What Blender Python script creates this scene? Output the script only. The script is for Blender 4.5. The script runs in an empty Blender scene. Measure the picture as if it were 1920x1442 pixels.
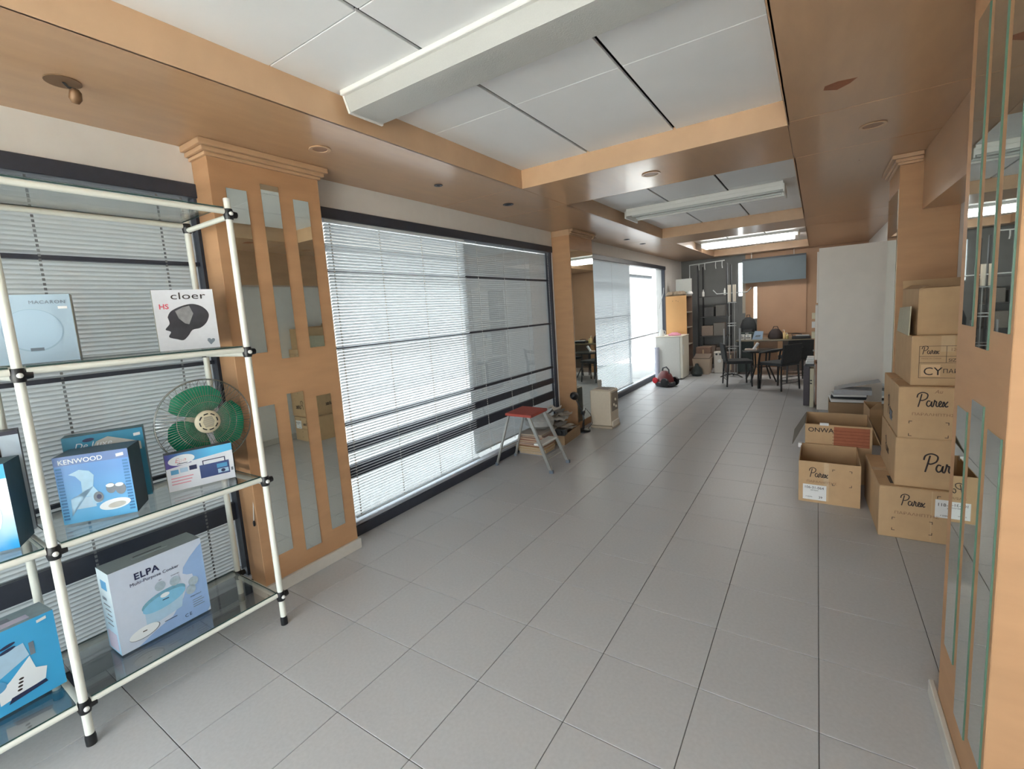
import bpy, bmesh, math, random
from mathutils import Matrix, Vector
random.seed(7)
PI = math.pi
S = bpy.context.scene
COL = S.collection

# ------------------------------------------------------------------ camera
cd = bpy.data.cameras.new('camera'); cam = bpy.data.objects.new('camera', cd); COL.objects.link(cam)
S.camera = cam
_f, _yaw, _pit, _rol = 868.4616, .5896, -.1251, -.0665
cd.sensor_fit = 'HORIZONTAL'; cd.sensor_width = 36.0
cd.lens = _f / 1920 * 36
cd.shift_x = 4.4625 / 1920; cd.shift_y = -23.3845 / 1920
cd.clip_start = .02; cd.clip_end = 300
_cy, _sy, _cp, _sp = math.cos(_yaw), math.sin(_yaw), math.cos(_pit), math.sin(_pit)
_fw = Vector((-_sy * _cp, _cy * _cp, _sp)); _r = Vector((_cy, _sy, 0)); _u = _r.cross(_fw)
_r2 = math.cos(_rol) * _r + math.sin(_rol) * _u; _u2 = -math.sin(_rol) * _r + math.cos(_rol) * _u
M = Matrix.Identity(4)
for i in range(3):
    M[i][0], M[i][1], M[i][2] = _r2[i], _u2[i], -_fw[i]
M[0][3], M[1][3], M[2][3] = 1.9734, -1.3576, 1.5277
cam.matrix_world = M

# ------------------------------------------------------------------ world, exposure
W = bpy.data.worlds.new('sky'); S.world = W; W.use_nodes = True
nt = W.node_tree; nt.nodes.clear()
bg = nt.nodes.new('ShaderNodeBackground'); wo = nt.nodes.new('ShaderNodeOutputWorld')
bg.inputs['Color'].default_value = (.90, .955, 1.0, 1); bg.inputs['Strength'].default_value = 6.6
nt.links.new(bg.outputs[0], wo.inputs[0])
S.view_settings.view_transform = 'Standard'; S.view_settings.look = 'None'
S.view_settings.exposure = 0.40; S.view_settings.gamma = 1.0; S.view_settings.use_curve_mapping = False
S.cycles.max_bounces = 10; S.cycles.diffuse_bounces = 5; S.cycles.glossy_bounces = 5
S.cycles.transparent_max_bounces = 16; S.cycles.transmission_bounces = 6
S.cycles.sample_clamp_indirect = 8.0; S.cycles.caustics_reflective = False; S.cycles.caustics_refractive = False

sl = bpy.data.lights.new('sun', 'SUN'); sun = bpy.data.objects.new('sun', sl); COL.objects.link(sun)
sl.energy = 62.0; sl.angle = .009; sl.color = (1.0, .975, .94)
sun.rotation_euler = Vector((.60, .02, .80)).to_track_quat('Z', 'Y').to_euler()   # from the right, over the roof: lights the street, not the room

def portal(name, loc, rot, sx, sy):
    l = bpy.data.lights.new(name, 'AREA'); l.shape = 'RECTANGLE'; l.size = sx; l.size_y = sy
    l.cycles.is_portal = True
    o = bpy.data.objects.new(name, l); COL.objects.link(o); o.location = loc; o.rotation_euler = rot
portal('window_portal', (-1.02, 1.41, 1.15), (0, -PI / 2, 0), 2.3, 1.55)
portal('window_portal', (-1.02, 6.9, 1.15), (0, -PI / 2, 0), 2.3, 4.6)
portal('shopfront_portal', (1.0, -3.5, 1.2), (PI / 2, 0, 0), 3.5, 2.3)

# ------------------------------------------------------------------ materials
MATS = {}
def mat(name, col=(.8, .8, .8), rough=.5, metal=0.0, noise=0.0, nscale=40.0, spec=.5, coat=0.0, emit=0.0, bump=0.0, stretch=(1, 1, 1), col2=None, trans=0.0, nrough=0.0):
    if name in MATS: return MATS[name]
    m = bpy.data.materials.new(name); m.use_nodes = True
    n = m.node_tree.nodes; L = m.node_tree.links; b = n['Principled BSDF']
    c4 = (*col, 1); b.inputs['Base Color'].default_value = c4
    b.inputs['Roughness'].default_value = rough; b.inputs['Metallic'].default_value = metal
    b.inputs['Specular IOR Level'].default_value = spec; b.inputs['Coat Weight'].default_value = coat
    b.inputs['Coat Roughness'].default_value = .12
    if emit: b.inputs['Emission Color'].default_value = c4; b.inputs['Emission Strength'].default_value = emit
    if noise or bump or col2 or nrough:
        tc = n.new('ShaderNodeTexCoord'); mp = n.new('ShaderNodeMapping'); mp.inputs['Scale'].default_value = stretch
        nz = n.new('ShaderNodeTexNoise'); nz.inputs['Scale'].default_value = nscale; nz.inputs['Detail'].default_value = 5
        L.new(tc.outputs['Object'], mp.inputs[0]); L.new(mp.outputs[0], nz.inputs['Vector'])
        if noise or col2:
            r = n.new('ShaderNodeValToRGB'); r.color_ramp.elements[0].position = .3; r.color_ramp.elements[1].position = .72
            d = col2 or tuple(max(0, x * (1 - noise)) for x in col)
            r.color_ramp.elements[0].color = (*d, 1); r.color_ramp.elements[1].color = c4
            L.new(nz.outputs['Fac'], r.inputs[0]); L.new(r.outputs[0], b.inputs['Base Color'])
        if bump:
            bp = n.new('ShaderNodeBump'); bp.inputs['Strength'].default_value = bump; bp.inputs['Distance'].default_value = .004
            L.new(nz.outputs['Fac'], bp.inputs['Height']); L.new(bp.outputs[0], b.inputs['Normal'])
        if nrough:
            mr = n.new('ShaderNodeMapRange'); mr.inputs['To Min'].default_value = rough - nrough; mr.inputs['To Max'].default_value = rough + nrough
            L.new(nz.outputs['Fac'], mr.inputs[0]); L.new(mr.outputs[0], b.inputs['Roughness'])
    if trans:
        t = n.new('ShaderNodeBsdfTranslucent'); t.inputs[0].default_value = c4; x = n.new('ShaderNodeMixShader'); x.inputs[0].default_value = trans
        L.new(b.outputs[0], x.inputs[1]); L.new(t.outputs[0], x.inputs[2]); L.new(x.outputs[0], n['Material Output'].inputs[0])
    MATS[name] = m; return m

def glass(name, tint=(1, 1, 1), refl=.07, rough=.02, fres=.6):
    if name in MATS: return MATS[name]
    m = bpy.data.materials.new(name); m.use_nodes = True; n = m.node_tree.nodes; L = m.node_tree.links
    n.remove(n['Principled BSDF'])
    t = n.new('ShaderNodeBsdfTransparent'); t.inputs[0].default_value = (*tint, 1)
    g = n.new('ShaderNodeBsdfGlossy'); g.inputs['Roughness'].default_value = rough
    lw = n.new('ShaderNodeLayerWeight'); lw.inputs[0].default_value = .35
    ml = n.new('ShaderNodeMath'); ml.operation = 'MULTIPLY_ADD'; ml.inputs[1].default_value = fres; ml.inputs[2].default_value = refl
    x = n.new('ShaderNodeMixShader'); L.new(lw.outputs['Fresnel'], ml.inputs[0]); L.new(ml.outputs[0], x.inputs[0])
    L.new(t.outputs[0], x.inputs[1]); L.new(g.outputs[0], x.inputs[2]); L.new(x.outputs[0], n['Material Output'].inputs[0])
    MATS[name] = m; return m

def srgb(r, g, b):
    f = lambda v: ((v / 255 + .055) / 1.055) ** 2.4 if v > 10 else v / 255 / 12.92
    return (f(r), f(g), f(b))

WOOD = mat('beech_veneer', srgb(192, 150, 112), .5, noise=.13, nscale=3.2, stretch=(1, 1, 5), coat=.0, spec=.22)
WOODC = mat('beech_veneer_ceiling', srgb(188, 151, 117), .30, noise=.14, nscale=3.0, stretch=(5, 1, 5), coat=.35, spec=.45, nrough=.05)
WOODP = mat('beech_moulding', srgb(195, 160, 126), .4, noise=.1, nscale=6, coat=.15)
PLASTER = mat('white_plaster', srgb(232, 230, 226), .85, noise=.04, nscale=12, bump=.05)
DARKF = mat('anthracite_frame', srgb(58, 62, 74), .42, noise=.15, nscale=30)
SILL = mat('pale_sill', srgb(190, 196, 205), .5, noise=.05)
TILE = mat('grey_tile', srgb(190, 191, 193), .36, noise=.10, nscale=70, col2=srgb(182, 183, 185), nrough=.07, spec=.45)
GROUT = mat('tile_grout', srgb(96, 94, 92), .9, noise=.15)
METALP = mat('white_ceiling_metal', srgb(240, 241, 242), .45, noise=.03, nscale=5, spec=.4)
BLACKGAP = mat('ceiling_void', srgb(22, 22, 24), .9)
MIRROR = mat('mirror_silver', (.80, .86, .82), .015, 1.0)
MIRROR_E = mat('mirror_edge', srgb(84, 116, 100), .3)
SKIRT = mat('pale_skirting', srgb(206, 202, 194), .45, noise=.06, nscale=20)
PANE = glass('window_glass', (.97, .985, .98), .012, fres=.22)
SHELFG = glass('shelf_glass', (.97, .985, .98), .02, fres=.5)
SHELFE = mat('shelf_glass_edge', srgb(52, 78, 74), .15)
SLATW = mat('white_slat', srgb(234, 238, 240), .45, noise=.02, trans=.3)
SLATG = mat('grey_slat', srgb(222, 225, 227), .55, noise=.03, nscale=8, trans=.13)
CORD = mat('white_cord', srgb(225, 225, 222), .7, noise=.05)
CORDG = mat('grey_cord', srgb(120, 122, 124), .7, noise=.05)
RACKW = mat('white_tube', srgb(236, 238, 228), .28, noise=.03, nscale=9)
BLACKP = mat('black_plastic', srgb(24, 25, 28), .38, noise=.1)
FIXW = mat('white_lacquer', srgb(232, 232, 228), .35, noise=.02)
DIFF = mat('prismatic_diffuser', srgb(226, 226, 222), .35, noise=.06, nscale=220, trans=.35, bump=.4)
CARD = mat('cardboard', srgb(196, 163, 124), .85, noise=.09, nscale=14, bump=.04)
CARDD = mat('cardboard_inside', srgb(172, 143, 112), .9, noise=.1, nscale=10)
INK = mat('black_ink', srgb(50, 40, 38), .7, noise=.1)
WHITEL = mat('white_label', srgb(232, 232, 230), .6, noise=.03)
TAPE = mat('clear_tape', srgb(206, 178, 142), .18, noise=.05)
STEEL = mat('brushed_steel', srgb(170, 170, 168), .38, .7, noise=.1)
DKMETAL = mat('dark_metal', srgb(38, 37, 38), .4, .2, noise=.1)
CREAM = mat('cream_plastic', srgb(222, 208, 186), .42, noise=.05)
FWHITE = mat('fridge_white', srgb(216, 214, 206), .35, noise=.04)
DKFAB = mat('dark_upholstery', srgb(52, 54, 56), .85, noise=.2, nscale=25)
CABW = mat('cabinet_white', srgb(240, 232, 222), .45, noise=.05, nscale=6)

# ------------------------------------------------------------------ mesh builder
def root(o):
    while o.parent: o = o.parent
    return o
class MB:
    def __init__(s): s.v = []; s.f = []; s.m = []
    def add(s, v, f, mi=0):
        k = len(s.v); s.v += [tuple(p) for p in v]; s.f += [tuple(i + k for i in q) for q in f]; s.m += [mi] * len(f); return s
    def box(s, x0, x1, y0, y1, z0, z1, mi=0):
        v = [(x, y, z) for x in (x0, x1) for y in (y0, y1) for z in (z0, z1)]
        return s.add(v, [(0, 1, 3, 2), (4, 6, 7, 5), (0, 4, 5, 1), (2, 3, 7, 6), (0, 2, 6, 4), (1, 5, 7, 3)], mi)
    def hexa(s, b, t, mi=0):   # bottom 4 pts, top 4 pts (same order, ccw from above)
        return s.add(list(b) + list(t), [(3, 2, 1, 0), (4, 5, 6, 7), (0, 1, 5, 4), (1, 2, 6, 5), (2, 3, 7, 6), (3, 0, 4, 7)], mi)
    def tube(s, p0, p1, r, n=10, r1=None, mi=0, cap=True):
        p0 = Vector(p0); p1 = Vector(p1); d = (p1 - p0).normalized(); r1 = r if r1 is None else r1
        a = d.orthogonal().normalized(); b = d.cross(a)
        v = [tuple(p + (a * math.cos(2 * PI * i / n) + b * math.sin(2 * PI * i / n)) * q) for p, q in ((p0, r), (p1, r1)) for i in range(n)]
        f = [(i, (i + 1) % n, n + (i + 1) % n, n + i) for i in range(n)]
        if cap: f += [tuple(range(n - 1, -1, -1)), tuple(range(n, 2 * n))]
        return s.add(v, f, mi)
    def path(s, pts, r, n=8, closed=False, mi=0):
        pts = [Vector(p) for p in pts]; m = len(pts); v = []; a = None
        for i, p in enumerate(pts):
            q0 = pts[i - 1] if (i or closed) else p; q1 = pts[(i + 1) % m] if (i < m - 1 or closed) else p
            d = (q1 - q0).normalized()
            a = d.orthogonal().normalized() if a is None else (a - d * a.dot(d)).normalized()
            b = d.cross(a)
            v += [tuple(p + (a * math.cos(2 * PI * k / n) + b * math.sin(2 * PI * k / n)) * r) for k in range(n)]
        f = []
        for i in range(m if closed else m - 1):
            j = (i + 1) % m
            f += [(i * n + k, i * n + (k + 1) % n, j * n + (k + 1) % n, j * n + k) for k in range(n)]
        if not closed: f += [tuple(range(n - 1, -1, -1)), tuple((m - 1) * n + k for k in range(n))]
        return s.add(v, f, mi)
    def lathe(s, prof, n=20, c=(0, 0, 0), ax='z', mi=0):   # prof: (r, h)
        v = []
        for r, h in prof:
            for k in range(n):
                x, y = r * math.cos(2 * PI * k / n), r * math.sin(2 * PI * k / n)
                p = {'z': (x, y, h), 'x': (h, x, y), 'y': (y, h, x)}[ax]
                v.append((p[0] + c[0], p[1] + c[1], p[2] + c[2]))
        f = []
        for i in range(len(prof) - 1):
            f += [(i * n + k, i * n + (k + 1) % n, (i + 1) * n + (k + 1) % n, (i + 1) * n + k) for k in range(n)]
        f += [tuple(range(n - 1, -1, -1)), tuple((len(prof) - 1) * n + k for k in range(n))]
        return s.add(v, f, mi)
    def prism(s, poly, t, mi=0):      # poly in local XZ (u,v), extruded along y from 0 to t
        n = len(poly); v = [(u, 0, w) for u, w in poly] + [(u, t, w) for u, w in poly]
        f = [tuple(range(n)), tuple(range(2 * n - 1, n - 1, -1))] + [(i, n + i, n + (i + 1) % n, (i + 1) % n) for i in range(n)]
        return s.add(v, f, mi)
    def xf(s, mtx, start=0):
        for i in range(start, len(s.v)): s.v[i] = tuple(mtx @ Vector(s.v[i]))
        return s
    def build(s, name, m, parent=None, world=False, bevel=0, seg=1, smooth=False, loc=None, rotz=0):
        me = bpy.data.meshes.new(name)
        v = s.v
        if world and parent is not None:
            L = root(parent).location; v = [(p[0] - L[0], p[1] - L[1], p[2] - L[2]) for p in v]
        me.from_pydata(v, [], s.f); me.update()
        bm = bmesh.new(); bm.from_mesh(me); bmesh.ops.recalc_face_normals(bm, faces=bm.faces)
        if bevel: bmesh.ops.bevel(bm, geom=list(bm.edges), offset=bevel, segments=seg, profile=.6, affect='EDGES', clamp_overlap=True)
        bm.to_mesh(me); bm.free()
        for q in (m if isinstance(m, (list, tuple)) else [m]): me.materials.append(q)
        if isinstance(m, (list, tuple)) and not bevel:
            for p, k in zip(me.polygons, s.m): p.material_index = k
        if smooth:
            for p in me.polygons: p.use_smooth = True
            me.set_sharp_from_angle(angle=math.radians(38))
        o = bpy.data.objects.new(name, me); COL.objects.link(o); o.parent = parent
        if loc is not None: o.location = loc
        o.rotation_euler.z = rotz
        return o
def bx(*a): return MB().box(*a)
def tag(o, label, cat, group=None, kind=None):
    o['label'] = label; o['category'] = cat
    if group: o['group'] = group
    if kind: o['kind'] = kind
    return o
def thing(name, label, cat, loc=(0, 0, 0), rotz=0, group=None, kind=None):
    o = bpy.data.objects.new(name, None); COL.objects.link(o); o.location = loc; o.rotation_euler.z = rotz
    o.empty_display_size = .1
    return tag(o, label, cat, group, kind)
def link_copy(o, parent, loc):
    c = o.copy(); COL.objects.link(c); c.parent = parent; c.location = loc; return c
def text(parent, body, u, v, size, m, name='lettering', y=-.0012, shear=0.0, bold=0.0, align='LEFT', mtx=None, wide=1.0, space=1.0):
    c = bpy.data.curves.new('t', 'FONT'); c.body = body; c.size = size; c.shear = shear; c.offset = bold; c.align_x = align
    c.space_character = space; c.resolution_u = 3; c.extrude = .0002
    o = bpy.data.objects.new('t', c); COL.objects.link(o)
    bpy.context.view_layer.update()
    me = bpy.data.meshes.new_from_object(o.evaluated_get(bpy.context.evaluated_depsgraph_get()))
    bpy.data.objects.remove(o); bpy.data.curves.remove(c)
    X = mtx or (Matrix.Translation((u, y, v)) @ Matrix.Rotation(PI / 2, 4, 'X'))
    me.transform(X @ Matrix.Diagonal((wide, 1, 1, 1))); me.name = name; me.materials.clear(); me.materials.append(m)
    o = bpy.data.objects.new(name, me); COL.objects.link(o); o.parent = parent
    return o
def side_mtx(w, u, v, off=.0012):      # text frame on the local +x side face (reads towards +y)
    return Matrix.Translation((w + off, u, v)) @ Matrix.Rotation(PI / 2, 4, 'Z') @ Matrix.Rotation(PI / 2, 4, 'X')
def lside_mtx(u, v, off=.0012):        # on the local -x side face; u = distance from the back edge
    return Matrix.Translation((-off, u, v)) @ Matrix.Rotation(-PI / 2, 4, 'Z') @ Matrix.Rotation(PI / 2, 4, 'X')
def decal(parent, poly, m, name='print', y=-.0008, t=.0004):
    return MB().prism(poly, t).build(name, m, parent, loc=(0, y, 0))
def ell(cu, cv, a, b, n=24, rot=0.0):
    c, s = math.cos(rot), math.sin(rot)
    return [(cu + a * math.cos(2 * PI * i / n) * c - b * math.sin(2 * PI * i / n) * s, cv + a * math.cos(2 * PI * i / n) * s + b * math.sin(2 * PI * i / n) * c) for i in range(n)]
def rect(u0, u1, v0, v1): return [(u0, v0), (u1, v0), (u1, v1), (u0, v1)]
def ribbon(pts, w):
    P = [Vector(p) for p in pts]; v = []; f = []
    for i, p in enumerate(P):
        d = (P[min(i + 1, len(P) - 1)] - P[max(i - 1, 0)]).normalized(); nrm = Vector((-d.y, d.x)) * w / 2
        v += [(p.x + nrm.x, 0, p.y + nrm.y), (p.x - nrm.x, 0, p.y - nrm.y)]
    f = [(2 * i, 2 * i + 1, 2 * i + 3, 2 * i + 2) for i in range(len(P) - 1)]
    return v, f
def smooth_pts(p, k=5):
    out = []
    for i in range(len(p) - 1):
        p0, p1, p2, p3 = p[max(i - 1, 0)], p[i], p[i + 1], p[min(i + 2, len(p) - 1)]
        for j in range(k):
            t = j / k
            out.append(tuple(.5 * (2 * p1[c] + (p2[c] - p0[c]) * t + (2 * p0[c] - 5 * p1[c] + 4 * p2[c] - p3[c]) * t * t + (3 * p1[c] - p0[c] - 3 * p2[c] + p3[c]) * t ** 3) for c in range(2)))
    return out + [p[-1]]
SCRIPT = [[(.06, -.05), (.16, .45), (.26, 1.0)], [(-.02, .7), (.05, .98), (.32, 1.12), (.6, .98), (.56, .66), (.32, .48), (.19, .5)],
          [(.78, .42), (.64, .45), (.56, .2), (.66, .02), (.8, .15), (.86, .42), (.84, .1), (.93, .02), (1.0, .3), (1.03, .54), (1.06, .42), (1.14, .41), (1.12, .14), (1.2, .03), (1.36, .22), (1.43, .38), (1.35, .45), (1.28, .25), (1.33, .04), (1.46, .08), (1.56, .42), (1.62, .2), (1.7, .02), (1.82, .1)],
          [(1.8, .45), (1.66, .22), (1.5, .0)]]
def script_word(parent, u, v, sc, m=None, mtx=None, upto=9):
    b = MB()
    for st in SCRIPT:
        V, F = ribbon(smooth_pts([(x * sc, z * sc) for x, z in st]), .085 * sc); b.add(V, F)
    o = b.build('script_lettering', m or INK, parent)
    if mtx is None: o.location = (u, -.001, v)
    else: o.data.transform(mtx @ Matrix.Rotation(-PI / 2, 4, 'X'))
    return o

# ================================================================== SETTING
XW, XR, Y0, Y1, ZC = -.80, 2.82, -3.45, 10.6, 2.50
# floor: grout bed + tiles laid one by one on the 0.4 m grid
fl = bx(XW - .25, XR + .05, Y0 - .1, Y1 + .1, -.12, -.0035).build('floor', GROUT)
tag(fl, 'pale grey square floor tiles with dark joints', 'floor', kind='structure')
T0 = MB().box(-.1985, .1985, -.1985, .1985, -.012, 0).build('floor_tile', TILE, fl, bevel=.0012)
first = True
for i in range(-2, 8):
    for j in range(-4, 27):
        cx, cy = i * .4 + .2, j * .4 + .2
        if i == 7: continue
        if first: T0.location = (cx, cy, 0); first = False
        else:
            t = link_copy(T0, fl, (cx, cy, 0))
# ceiling ---------------------------------------------------------------
ce = thing('ceiling', 'wood veneer dropped ceiling with white panelled trays', 'ceiling', (0, 0, ZC), kind='structure')
TX0, TX1, ZU = .01, 1.815, 2.645
TR = [(Y0, 1.93), (2.735, 5.96), (6.83, 10.2)]
ys = [Y0, 1.88, 2.73, 5.96, 6.83, 10.2, Y1]
for a, b in zip(ys[:-1], ys[1:]):
    bx(XW, TX0 - .004, a + .003, b - .003, ZC, ZC + .02).build('veneer_panel', WOODC, ce, world=True, bevel=.0012)
    bx(TX1 + .004, XR, a + .003, b - .003, ZC, ZC + .02).build('veneer_panel', WOODC, ce, world=True, bevel=.0012)
bx(XW - .2, XR + .1, Y0 - .1, Y1 + .1, ZU + .03, ZU + .08).build('ceiling_slab', BLACKGAP, ce, world=True)
for a, b in ((1.93, 2.735), (5.96, 6.83), (10.2, Y1)):
    bx(TX0 - .002, TX1 + .002, a + .0122, b - .0122, ZC, ZC + .02).build('beam_soffit', WOODC, ce, world=True, bevel=.0012)
for a, b in TR:                                     # tray sides
    bx(TX0 - .012, TX0, a, b, ZC, ZU + .01).build('tray_fascia', WOODP, ce, world=True)
    bx(TX1, TX1 + .012, a, b, ZC, ZU + .01).build('tray_fascia', WOODP, ce, world=True)
    bx(TX0 - .012, TX1 + .012, b, b + .012, ZC, ZU + .01).build('tray_fascia', WOODP, ce, world=True)
    if a > Y0: bx(TX0 - .012, TX1 + .012, a - .012, a, ZC, ZU + .01).build('tray_fascia', WOODP, ce, world=True)
# white metal ceiling panels, black shadow gaps along x, tight joints along y
xs = [-.02, .58, 1.185, 1.80]
rows = {0: [-3.22, -2.18, -1.14, -.105, .925, 1.95], 1: [2.70, 2.975, 4.01, 5.045, 6.0], 2: [6.8, 7.1, 8.14, 9.18, 10.22]}
for k, ry in rows.items():
    for a, b in zip(ry[:-1], ry[1:]):
        for xa, xb in zip(xs[:-1], xs[1:]):
            m = MB().box(xa + .009, xb - .009, a + .002, b - .002, ZU - .003, ZU + .012)
            m.build('ceiling_panel', METALP, ce, world=True, bevel=.002)
# recessed spots, holes and a dangling lamp in the soffits
def spot(x, y, r, label, dark=False, oval=1.0):
    t = thing('recessed_spotlight', label, 'spotlight', (x, y, ZC), group='recessed spotlights in the wood soffit')
    b = MB().lathe([(r, -.001), (r + .012, -.001), (r + .014, -.004), (r + .012, -.006), (r - .004, -.005), (r - .006, -.001)], 24)
    b.build('trim_ring', WOODP if not dark else DARKF, t, smooth=True)
    MB().lathe([(r - .007, -.0012), (r - .007, -.003)], 20).build('lamp_face', mat('spot_recess', srgb(150, 112, 84), .4, noise=.1) if not dark else BLACKGAP, t)
spot(-.335, .355, .045, 'round wood-rimmed spotlight in the soffit right by the near left pillar')
spot(.918, 2.309, .055, 'round spotlight in the middle of the cross beam between ceiling trays')
spot(2.237, 2.319, .055, 'dull oval spotlight in the right soffit above the box stack')
spot(-.349, 2.271, .035, 'empty dark spotlight hole in the left soffit above the long window', True)
spot(-.365, 1.361, .018, 'tiny capped hole in the left soffit above the long window', True)
spot(-.38, 6.245, .035, 'dark spotlight hole in the far left soffit, the farther of two', True)
spot(-.389, 5.514, .03, 'dark spotlight hole in the far left soffit, the nearer of two', True)
t = thing('dangling_spotlight', 'broken spotlight hanging out of its dark hole in the left soffit', 'spotlight', (-.395, -.691, ZC))
MB().lathe([(.048, -.001), (.048, -.003)], 20).build('hole', BLACKGAP, t)
MB().lathe([(.050, -.001), (.055, -.001), (.055, -.004), (.050, -.004)], 24).build('trim_ring', mat('old_brass', srgb(120, 92, 66), .45, .4), t)
MB().path([(0, 0, -.003), (.01, .01, -.02), (.03, .025, -.03)], .004, 6).build('wire', BLACKP, t)
MB().lathe([(.010, 0), (.018, -.01), (.02, -.035), (.012, -.05), (.004, -.052)], 14).xf(Matrix.Translation((.03, .025, -.028)) @ Matrix.Rotation(.5, 4, 'Y')).build('bulb', mat('old_brass'), t, smooth=True)
t = MB().prism([(-.055, -.02), (.0, -.06), (.05, -.015), (.075, .035), (.0, .05), (-.05, .03)], .0006).xf(Matrix.Rotation(PI / 2, 4, 'X')).build('soffit_patch', mat('patch_stain', srgb(150, 92, 62), .6, noise=.15), None, loc=(2.039, 1.504, ZC - .0004))
tag(t, 'reddish brown diamond-shaped patch on the right wood soffit', 'patch')

# walls -----------------------------------------------------------------
BAYS = [(-3.3, -.075), (.565, 3.90), (4.62, 9.12)]
wl = thing('wall_left', 'white plastered left wall above and between the windows', 'wall', (XW, 0, 0), kind='structure')
bx(XW - .2, XW, Y0, Y1, 2.318, 2.74).build('lintel', PLASTER, wl, world=True)
for a, b in ((Y0, -3.3), (-.075, .565), (3.90, 4.62), (9.12, Y1)):
    bx(XW - .2, XW, a, b, 0, 2.318).build('wall_pier', PLASTER, wl, world=True)
wr = bx(XR, XR + .15, Y0 - .12, Y1 + .12, 0, 2.74).build('wall_right', PLASTER); tag(wr, 'plain white right wall behind boxes and pillars', 'wall', kind='structure')
bb = bx(XR - .014, XR, .80, 3.27, 0, .075).build('baseboard_right', SKIRT); tag(bb, 'pale skirting along the right wall', 'baseboard', kind='structure')
# bulkhead along the right wall
bh = thing('trim_1', 'wood veneered bulkhead box under the right soffit', 'bulkhead', (2.61, 0, 2.09), kind='structure')
bx(2.61, 2.628, .76, 3.29, 2.09, ZC - .001).build('fascia', WOODC, bh, world=True)
bx(2.628, XR - .001, .76, 3.29, 2.09, 2.108).build('underside', WOODC, bh, world=True)
# far wall with two tall slit openings
FX = [(.40, .60), (.735, .835)]
wf = thing('wall_far', 'far wall, dark at left and tan at right', 'wall', (1, Y1, 0), kind='structure')
DK = mat('dark_grey_wall', srgb(124, 126, 126), .8, noise=.1, nscale=5)
TAN = mat('tan_wall', srgb(184, 148, 118), .6, noise=.08, nscale=4)
bx(XW - .2, .45, Y1, Y1 + .12, 0, 2.74).build('dark_panel', DK, wf, world=True)
bx(.45, .60, Y1, Y1 + .02, 0, 1.18).build('wall_base', DK, wf, world=True)
bx(.45, .535, Y1 + .02, Y1 + .12, 0, 1.58).build('wall_base', DK, wf, world=True)
bx(.535, .60, Y1 + .02, Y1 + .05, 1.18, 1.92).build('beige_strip', mat('beige_strip', srgb(186, 180, 166), .7, noise=.1), wf, world=True)
bx(.45, .60, Y1, Y1 + .12, 2.33, 2.74).build('wall_top', DK, wf, world=True)
bx(.60, .76, Y1, Y1 + .12, 0, 2.74).build('tan_post', TAN, wf, world=True)
bx(.76, .835, Y1, Y1 + .12, 0, 1.05).build('wall_base', DK, wf, world=True)
bx(.76, .835, Y1, Y1 + .12, 1.76, 2.74).build('wall_top', TAN, wf, world=True)
bx(.835, XR + .1, Y1, Y1 + .12, 0, 2.74).build('tan_wall_panel', TAN, wf, world=True)
w4 = bx(.45, .60, Y1 + .125, Y1 + .131, 1.18, 2.36).build('window_4', PANE); tag(w4, 'tall bright slit window in the far wall, left one', 'window', kind='structure')
w5 = bx(.735, .835, Y1 + .04, Y1 + .046, 1.05, 1.78).build('window_5', PANE); tag(w5, 'short bright slit window in the far wall beside the tan panel', 'window', kind='structure')
# shopfront behind the photographer
wn = thing('wall_near', 'glazed shopfront behind the viewer', 'wall', (1, Y0, 0), kind='structure')
bx(XW - .2, XR + .15, Y0 - .12, Y0, 2.35, 2.74).build('shopfront_header', PLASTER, wn, world=True)
bx(XW - .2, XR + .15, Y0 - .1, Y0, 0, .12).build('shopfront_plinth', DARKF, wn, world=True)
for x in (XW - .1, .4, 1.6, XR):
    bx(x - .03, x + .03, Y0 - .08, Y0 - .02, .12, 2.35).build('shopfront_post', DARKF, wn, world=True)
for a, b in ((XW - .07, .37), (.43, 1.57), (1.63, XR - .03)):
    bx(a, b, Y0 - .055, Y0 - .045, .12, 2.35).build('pane', PANE, wn, world=True)

# outside -----------------------------------------------------------------
PAV = mat('concrete_paving', srgb(184, 182, 176), .9, noise=.08, nscale=2)
pv = bx(-9, XW - .2, -30, 40, -.2, -.06).build('side_street', mat('asphalt', srgb(66, 68, 71), .95, noise=.1, nscale=3)); tag(pv, 'grey asphalt of the side street outside the left windows', 'street', kind='structure')
pv = bx(XW - .2, 30, -30, Y0 - .1, -.2, -.06).build('pavement', PAV); tag(pv, 'pale concrete pavement outside the shopfront', 'pavement', kind='structure')

sp = thing('pavement_strip', 'pale concrete pavement with kerb right outside the left windows', 'pavement', (-1.8, 5, -.06), kind='structure')
bx(-2.5, XW - .2, -30, 40, -.06, 0).build('paving', mat('side_paving', srgb(160, 161, 160), .9, noise=.08, nscale=3), sp, world=True)
bx(-2.62, -2.5, -30, 40, -.06, .005).build('kerb', mat('kerb', srgb(150, 150, 146), .9, noise=.1), sp, world=True)
# building added across the street to block sky light: rendered wall, string course
fc = thing('sky_block_building', 'rendered building added across the side street to block sky outside the left windows', 'building', (-6.0, 5, -.06))
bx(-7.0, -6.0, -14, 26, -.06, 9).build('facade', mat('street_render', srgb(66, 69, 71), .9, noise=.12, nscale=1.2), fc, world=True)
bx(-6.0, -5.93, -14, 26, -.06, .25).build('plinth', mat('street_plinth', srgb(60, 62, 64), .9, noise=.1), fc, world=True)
bx(-6.0, -5.9, -14, 26, 3.1, 3.3).build('string_course', mat('street_trim', srgb(78, 78, 76), .8), fc, world=True)
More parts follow.
